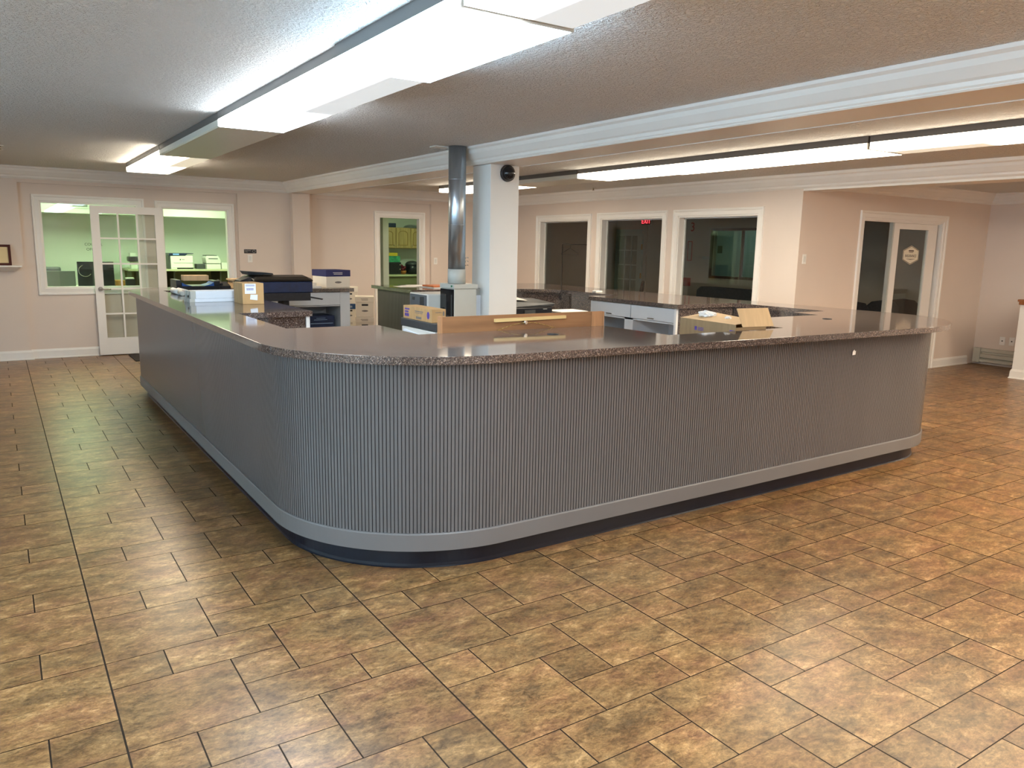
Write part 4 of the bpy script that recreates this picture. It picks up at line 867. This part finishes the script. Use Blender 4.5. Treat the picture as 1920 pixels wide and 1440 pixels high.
bm = NB(); box(bm, 3.165, 3.41, 14.82, 15.15, CT, CT+.088); prism(bm, [(3.165, CT+.10), (3.41, CT+.10), (3.41, CT+.16), (3.37, CT+.235), (3.165, CT+.235), (3.15, CT+.2)], -15.15, -14.82, mapf=lambda u, v, h: (u, -h, v)); obj('printer_body', bm, GLOSSW, t, bevel=.004)
bm = NB(); box(bm, 3.165, 3.40, 14.83, 15.15, CT+.088, CT+.10); box(bm, 3.20, 3.36, 14.815, 14.8195, CT+.178, CT+.19); box(bm, 3.16, 3.35, 14.83, 15.1, CT+.236, CT+.244); obj('dark_trim', bm, DARKG, t)
bxthing('white_box', 'small white box at the right end of the office counter', 'box', 3.43, 3.60, 14.85, 15.1, CT, CT+.115, GLOSSW)
bxthing('slate_box', 'flat slate-blue box between the two printers on the office counter', 'box', 3.01, 3.15, 14.9, 15.1, CT, CT+.085, DARKG)
t = thing('coffee_machine', 'black appliance with a pale top on the office counter, seen through the french door panes', 'appliance', (1.99, 14.95, CT))
obj('machine_body', box(NB(), 1.90, 2.08, 14.85, 15.1, CT+.12, CT+.21), BLACK, t, bevel=.02); obj('stand', box(NB(), 1.94, 2.04, 14.9, 15.05, CT, CT+.119), GLOSSW, t); obj('pale_lid', box(NB(), 1.93, 2.02, 14.88, 15.05, CT+.2105, CT+.27), GLOSSW, t)
t = thing('spray_bottle', 'dark bottle on the office counter left of the large white printer', 'bottle', (2.47, 14.95, CT))
bm = NB(); tube(bm, (2.47, 14.95, CT), (2.47, 14.95, CT+.19), .028, .024, seg=16); obj('bottle_body', bm, mat('green_bottle', (.03, .12, .05), .2), t); obj('cap', tube(NB(), (2.47, 14.95, CT+.1905), (2.47, 14.95, CT+.26), .012, seg=12), BLACK, t)
t = thing('office_desk', 'office desk just inside the left window, holding the monitors', 'desk', (1.1, 13.4, 0))
obj('desk_top', box(NB(), .2, 1.80, 13.05, 13.85, .855, .89), mat('pale_green_laminate2', (.55, .57, .45), .4), t)
for x in (.24, 1.72):
    for y in (13.1, 13.76): obj('leg', box(NB(), x, x+.04, y, y+.04, 0, .854), GREYP, t)
def monitor(x0, x1, y, z0, z1, m_, label, ring=False):
    t = thing('computer_monitor', label, 'monitor', ((x0+x1)/2, y, .89), 0, 'monitors in the office'); cx = (x0+x1)/2
    obj('housing', box(NB(), x0, x1, y, y+.03, z0, z1), m_, t, bevel=.005)
    bm = NB(); box(bm, cx-.03, cx+.03, y+.031, y+.05, .90, (z0+z1)/2); box(bm, cx-.12, cx+.12, y-.02, y+.14, .8905, .90); obj('stand', bm, DARKG, t)
    if ring:
        bm = NB(); polytube(bm, [(cx-.02+.085*math.cos(math.radians(a)), y-.003, (z0+z1)/2+.045+.085*math.sin(math.radians(a))) for a in range(110, 330, 12)], .0035, 6); obj('cable_loop', bm, CHROME, t)
monitor(.58, .965, 13.25, .905, 1.128, mat('grey_monitor_back', (.14, .16, .15), .45), 'grey monitor back at the lower left of the office window')
monitor(.995, 1.24, 13.25, .905, 1.265, BLACK, 'black monitor with a looped cable, left of the french door stile', True)
monitor(1.25, 1.485, 13.27, .905, 1.265, BLACK, 'black monitor seen through the french door pane')
t = thing('office_chair', 'dark office chair back rising behind the grey monitor', 'chair', (.66, 14.15, 0))
bm = NB(); box(bm, .48, .84, 14.14, 14.2, .62, 1.16); obj('backrest', bm, DARKG, t, bevel=.03)
obj('seat', box(NB(), .45, .87, 14.21, 14.64, .44, .5), DARKG, t, bevel=.02); bm = NB(); tube(bm, (.66, 14.42, .05), (.66, 14.42, .44), .025)
for q in range(5): a = q*2*math.pi/5; tube(bm, (.66, 14.42, .06), (.66+.24*math.cos(a), 14.42+.24*math.sin(a), .03), .02, .015)
obj('base', bm, BLACK, t)
bxthing('wooden_tray', 'orange wooden tray on the desk right of the black monitors', 'tray', 1.49, 1.62, 13.2, 13.45, .8905, .985, mat('orange_wood', (.40, .17, .03), .4, noise=(5, .2, (1, 6, 6))))
bxthing('black_box', 'black box with a white top on the desk, seen low through the french door', 'box', 1.64, 1.77, 13.25, 13.45, .8905, 1.0, BLACK)
bxthing('paper_stack', 'white paper on top of the black box in the office', 'paper', 1.65, 1.76, 13.27, 13.43, 1.0005, 1.02, PAPER)
# ------------------------------------------------------------------ kitchen
struct('wall_kitchen_back', box(NB(), 4.15, 8.6, 15.0, 15.1, 0, CEIL), OWALL, 'kitchen back wall')
struct('wall_kitchen_right', box(NB(), 8.07, 8.17, 12.29, 15.0, 0, CEIL), OWALL, 'kitchen side wall')
bm = NB(); box(bm, 4.15, 5.79, 13.10, 13.2, 0, CEIL); box(bm, 5.79, 5.90, 13.0, 13.2, 0, CEIL); struct('wall_kitchen_partition', bm, OWALL, 'partition end seen in the kitchen doorway')
bm = NB(); box(bm, 5.775, 5.915, 12.985, 13.215, 0, .15); struct('baseboard_kitchen', bm, OWALL, 'tall baseboard at the kitchen partition end', 'baseboard')
room_light(6.75, 13.1, CEIL-.0305, .6, .6, GREEN, L_KITCHEN, 'greenish ceiling panel light in the kitchen')
kc = thing('wall_cabinet', 'oak wall cabinets with arched doors in the kitchen', 'cabinet', (7.2, 14.8, 1.53))
obj('cabinet_body', box(NB(), 6.3, 8.06, 14.62, 14.99, 1.53, 1.945), OAK, kc)
for x0, x1, hx in ((6.32, 6.775, 6.74), (6.795, 7.10, 6.83), (7.12, 7.56, 7.15), (7.58, 8.04, 7.61)):
    dr = obj('door', box(NB(), x0, x1, 14.60, 14.6195, 1.54, 1.935), OAK, kc, bevel=.003)
    pts = [(x0+.05, 1.59), (x1-.05, 1.59), (x1-.05, 1.83)] + [((x0+x1)/2+((x1-x0)/2-.05)*math.cos(math.radians(a)), 1.83+.055*math.sin(math.radians(a))) for a in range(20, 180, 20)] + [(x0+.05, 1.83)]
    bm = NB(); sweep(bm, pts, [(0, 0), (0, .003), (.008, .006), (.014, .003), (.014, 0)], closed=True, mapf=mpy(14.5998)); obj('arched_panel', bm, mat('dark_oak', (.25, .15, .04), .5), dr)  # arch moulding in a darker oak tone
    obj('knob', dome(NB(), (hx, 14.5998, 1.59), (0, -1, 0), .012, .014, 12, 4), CHROME, dr)
kb = thing('kitchen_counter', 'kitchen counter with a pale green top below the oak cabinets', 'counter', (7.2, 14.7, 0))
obj('counter_top', box(NB(), 6.2, 8.06, 14.38, 14.99, .975, 1.01), mat('pale_green_laminate3', (.55, .55, .36), .4), kb); obj('base_unit', box(NB(), 6.22, 8.06, 14.42, 14.99, 0, .974), OLIVE, kb)
KT = 1.0105
t = thing('toaster_oven', 'black appliance at the left of the kitchen counter', 'appliance', (6.77, 14.7, KT))
obj('appliance_body', box(NB(), 6.62, 6.90, 14.6, 14.88, KT, KT+.24), BLACK, t, bevel=.012)
bm = NB(); tube(bm, (6.87, 14.5995, KT+.19), (6.87, 14.588, KT+.19), .014, seg=14); box(bm, 6.855, 6.885, 14.592, 14.5995, KT+.09, KT+.11); obj('dial', bm, CHROME, t)
bxthing('green_box', 'green box on top of the black appliance in the kitchen', 'box', 6.64, 6.885, 14.62, 14.85, KT+.2405, KT+.365, mat('green_card', (.04, .28, .14), .6, noise=(14, .5, (1, 1, 1))))
bxthing('yellow_box', 'yellow box on top of the green box in the kitchen', 'box', 6.64, 6.84, 14.64, 14.83, KT+.3655, KT+.43, mat('yellow_card', (.60, .45, .03), .6))
t = thing('coffee_maker', 'rounded black coffee maker at the right of the kitchen counter', 'appliance', (7.2, 14.72, KT))
bm = NB(); tube(bm, (7.20, 14.72, KT), (7.20, 14.72, KT+.20), .135, .14, seg=24); obj('machine_body', bm, BLACK, t); obj('lid', dome(NB(), (7.20, 14.72, KT+.2005), (0, 0, 1), .138, .07, 24, 6), DARKG, t)
t = thing('fruit_basket', 'small orange basket with dark fruit on the kitchen counter', 'basket', (6.98, 14.68, KT))
bm = NB(); tube(bm, (6.98, 14.68, KT), (6.98, 14.68, KT+.07), .05, .07, seg=16); obj('basket', bm, mat('wicker_orange', (.40, .14, .03), .7), t)
for k in range(4):
    bm = NB(); bmesh.ops.create_uvsphere(bm, u_segments=12, v_segments=8, radius=.036, matrix=Matrix.Translation((6.955+.045*(k % 2), 14.66+.04*(k//2), KT+.10+.03*(k % 3)))); o = obj('plum', bm, mat('dark_red_fruit', (.12, .01, .02), .3), smooth=True); tag(o, ['left front', 'right front', 'left rear', 'right rear'][k]+' dark fruit in the orange kitchen basket', 'fruit', 'fruit in the kitchen basket')
bxthing('blue_bin', 'dark blue bin on top of the oak cabinets', 'bin', 6.60, 6.82, 14.66, 14.9, 1.9455, 2.03, NAVY, .01)
t = thing('serving_tray', 'pale metal tray leaning on top of the oak cabinets', 'tray', (7.2, 14.75, 1.9455)); bm = NB(); dome(bm, (7.2, 14.75, 1.9455), (0, 0, 1), .17, .07, 24, 5); obj('tray_bowl', bm, GALV, t)
# ------------------------------------------------------------------ dark meeting room
struct('wall_meeting_far', wall_grid(NB(), 0, 1, 0, 1, [], lambda *a: None), DWALL, 'x') if False else None
bm = NB(); FW = (10.06, 11.21, 1.10, 2.005)
wall_grid(bm, 6.03, 14.2, 0, CEIL, [FW], lambda a, b, c, d: box(bm, 12.3, 12.4, a, b, c, d)); struct('wall_meeting_far', bm, DWALL, 'far wall of the dark meeting room')
struct('wall_meeting_end', box(NB(), 8.17, 12.4, 14.2, 14.3, 0, CEIL), DWALL, 'end wall of the dark meeting room')
bm = NB(); box(bm, 8.17, 8.6, 15.0, 15.1, 0, CEIL)
wn = thing('window_5', 'dark framed inner window on the far wall of the meeting room', 'window', (12.3, 10.6, 1.1), kind='structure')
bm = NB(); sweep(bm, [(10.06, 1.10), (10.06, 2.005), (11.21, 2.005), (11.21, 1.10)], [(0, 0), (0, .03), (.05, .03), (.05, 0)], closed=True, mapf=lambda u, v, h: (12.3-h, u, v)); box(bm, 12.27, 12.31, 10.42, 10.47, 1.10, 2.0); obj('window_frame', bm, mat('dark_red_brown_wood', (.10, .035, .025), .5), wn)
obj('glass_pane', box(NB(), 12.33, 12.336, 10.06, 11.21, 1.10, 2.005), GLASS, wn)
bm = NB(); box(bm, 14.3, 14.4, 8.6, 14.2, 0, CEIL); box(bm, 12.4, 14.4, 14.1, 14.2, 0, CEIL); box(bm, 12.4, 14.4, 8.5, 8.6, 0, CEIL); struct('wall_corridor', bm, mat('corridor_wall', (.55, .60, .58), .7), 'pale corridor walls beyond the inner window')
room_light(13.4, 11.6, CEIL-.0305, .3, .3, (.6, 1, .85), 5, 'dim ceiling light in the corridor beyond the meeting room')
t = thing('corridor_door', 'pale corridor door with a small black square seen through the inner window', 'door', (14.27, 12.6, 0))
obj('door_leaf', box(NB(), 14.25, 14.2995, 12.1, 13.0, 0, 2.05), mat('pale_door', (.60, .66, .66), .5), t); obj('square_plate', box(NB(), 14.243, 14.2495, 12.7, 12.84, 1.55, 1.72), BLACK, t); obj('door_handle', tube(NB(), (14.249, 12.9, .95), (14.21, 12.9, .95), .02), CHROME, t)
# french door on the far wall
fd = thing('door_5', 'closed multi-pane french door in the dark meeting room', 'door', (12.28, 13.65, 0), kind='structure')
bm = NB()
y0, y1 = 13.28, 14.18; z1 = 2.05
for a, b, c, d in ((y0, y0+.16, .0, z1), (y1-.1, y1, 0, z1), (y0+.16, y1-.1, z1-.14, z1), (y0+.16, y1-.1, 0, .25)): box(bm, 12.25, 12.2995, a, b, c, d)
iy0, iy1 = y0+.16, y1-.1; pw = (iy1-iy0)/3
for i in range(1, 3): box(bm, 12.26, 12.2995, iy0+i*pw-.011, iy0+i*pw+.011, .25, z1-.14)
for j in range(1, 5): z = .25+(z1-.39)*j/5; box(bm, 12.26, 12.2995, iy0, iy1, z-.011, z+.011)
obj('door_leaf', bm, mat('grey_green_door', (.42, .52, .46), .5), fd)
obj('curtained_glass', box(NB(), 12.285, 12.2995, iy0, iy1, .25, z1-.14), mat('net_curtain', (.20, .26, .20), .6, noise=(5, .25, (1, 8, 1))), fd)
bm = NB(); box(bm, 12.235, 12.2495, y0-.02, y0+.015, 1.60, 1.72); box(bm, 12.235, 12.2495, y0-.02, y0+.015, .95, 1.07); obj('hinge', bm, BRASS, fd)
bm = NB(); box(bm, 12.27, 12.2995, y0-.13, y0-.025, 0, 2.2); box(bm, 12.27, 12.2995, y0-.025, 14.19, 2.07, 2.2); obj('door_frame', bm, DWALL, fd)
t = thing('exit_sign', 'lit red exit sign high in the dark meeting room', 'sign', (12.28, 13.17, 2.25))
obj('sign_box', box(NB(), 12.24, 12.2995, 13.03, 13.31, 2.15, 2.30), mat('dark_sign_box', (.05, .004, .004), .4), t)
text('lettering', 'EXIT', .145, (12.236, 13.17, 2.222), (math.pi/2, 0, -math.pi/2), emat('exit_red', (1, .03, .05), 2.2), t, .001)
# clothes rack
t = thing('garment_rack', 'thin dark clothes rail in the meeting room, seen through the narrow window', 'rack', (9.4, 12.0, 0))
bm = NB(); polytube(bm, [(9.04, 12.0, .03), (9.04, 12.0, 1.67), (9.95, 12.0, 1.67), (9.95, 12.0, .03)], .011, 10); box(bm, 9.02, 9.06, 11.75, 12.25, 0, .03); box(bm, 9.93, 9.97, 11.75, 12.25, 0, .03); obj('rail_frame', bm, BLACK, t)
t = thing('coat_hanger', 'wire coat hanger on the clothes rail', 'hanger', (9.22, 12.0, 1.66))
bm = NB(); polytube(bm, [(9.22, 12.0, 1.686), (9.235, 12.0, 1.68), (9.23, 12.0, 1.65), (9.22, 12.0, 1.60), (9.02, 12.0, 1.50), (9.02, 12.0, 1.48), (9.42, 12.0, 1.48), (9.42, 12.0, 1.50), (9.22, 12.0, 1.60)], .005, 6); obj('wire', bm, BLACK, t)
# wall numbers and signs
t = thing('red_wall_number', 'red number three on the far wall of the meeting room', 'sign', (12.29, 11.9, 2.1)); text('lettering', '3', .26, (12.296, 11.80, 2.08), (math.pi/2, 0, -math.pi/2), RED, t, .002)
t = thing('red_wall_frame', 'narrow red rectangular frame on the far wall of the meeting room', 'sign', (12.29, 11.95, 1.6))
bm = NB(); sweep(bm, [(11.80, 1.40), (11.80, 1.78), (11.90, 1.78), (11.90, 1.40)], [(0, 0), (0, .006), (.014, .006), (.014, 0)], closed=True, mapf=lambda u, v, h: (12.2995-h, u, v)); obj('frame', bm, RED, t)
bxthing('red_cabinet', 'small red box low on the far wall of the meeting room', 'box', 12.18, 12.2995, 11.78, 11.98, .86, 1.03, RED)
bxthing('grey_wall_plate', 'grey rectangular plate on the wall left of the inner window', 'plate', 12.285, 12.2995, 11.28, 11.48, 1.42, 1.49, GREYP, .002)
# chairs in the meeting room
CHB = mat('charcoal_fabric', (.020, .021, .026), .85, noise=(30, .3, (1, 1, 1)))
def chair():
    t = thing('conference_chair', '', 'chair', (0, 0, 0), 0, 'conference chairs in the meeting room')
    bm = NB(); pts = [(-.22, 0), (.22, 0), (.235, .30), (.16, .375), (0, .40), (-.16, .375), (-.235, .30)]
    prism(bm, pts, -.025, .025, mapf=lambda u, v, h: (u, .22+h+v*.12, .55+v)); obj('backrest', bm, CHB, t, local=True, bevel=.012)
    obj('seat', box(NB(), -.23, .23, -.25, .22, .42, .49), CHB, t, local=True, bevel=.02)
    for sx in (-1, 1):
        for sy in (-1, 1): obj('leg', tube(NB(), (sx*.20, sy*.20, .42), (sx*.23, sy*.24, 0), .013, seg=10), BLACK, t, local=True)
    return t
def dup(root, loc, rz, label):
    r = root.copy(); COL.objects.link(r); r.location = loc; r.rotation_euler = (0, 0, rz); r['label'] = label
    for ch in list(root.children): c = ch.copy(); COL.objects.link(c); c.parent = r
    return r
c0 = chair()
spots = [((9.95, 6.62, 0), 2.9, 'dark chair at the left edge of the open sliding door'), ((10.78, 6.62, 0), 2.5, 'dark chair seen through the open half of the sliding door'), ((11.55, 6.75, 0), 2.45, 'dark chair seen behind the glass of the sliding door'),
         ((11.25, 12.5, 0), -2.4, 'left dark chair seen low in the middle window'), ((11.2, 11.70, 0), -2.4, 'right dark chair seen low in the middle window'), ((10.2, 9.30, 0), -2.3, 'grey-lit chair back behind the black sofa')]
for k, (l, a, lab) in enumerate(spots):
    if k == 0: c0.location = l; c0.rotation_euler = (0, 0, a); c0['label'] = lab
    else: dup(c0, l, a, lab)
t = thing('black_sofa', 'black high-backed sofa seen through the right dark window', 'sofa', (9.2, 7.9, 0))
bm = NB(); prism(bm, [(7.28, 0.1), (8.42, .1), (8.35, 1.02), (8.28, 1.07), (7.35, 1.07), (7.28, 1.02)], 8.85, 9.03, mapf=lambda u, v, h: (h, u, v)); obj('backrest', bm, CHB, t, bevel=.02)
obj('seat', box(NB(), 9.04, 9.6, 7.3, 8.4, .12, .45), CHB, t, bevel=.03)
for y in (7.3, 8.3): obj('armrest', box(NB(), 9.04, 9.55, y, y+.1, .455, .68), CHB, t, bevel=.02)
# clean helper properties
for o in bpy.data.objects:
    if '_w' in o: del o['_w']
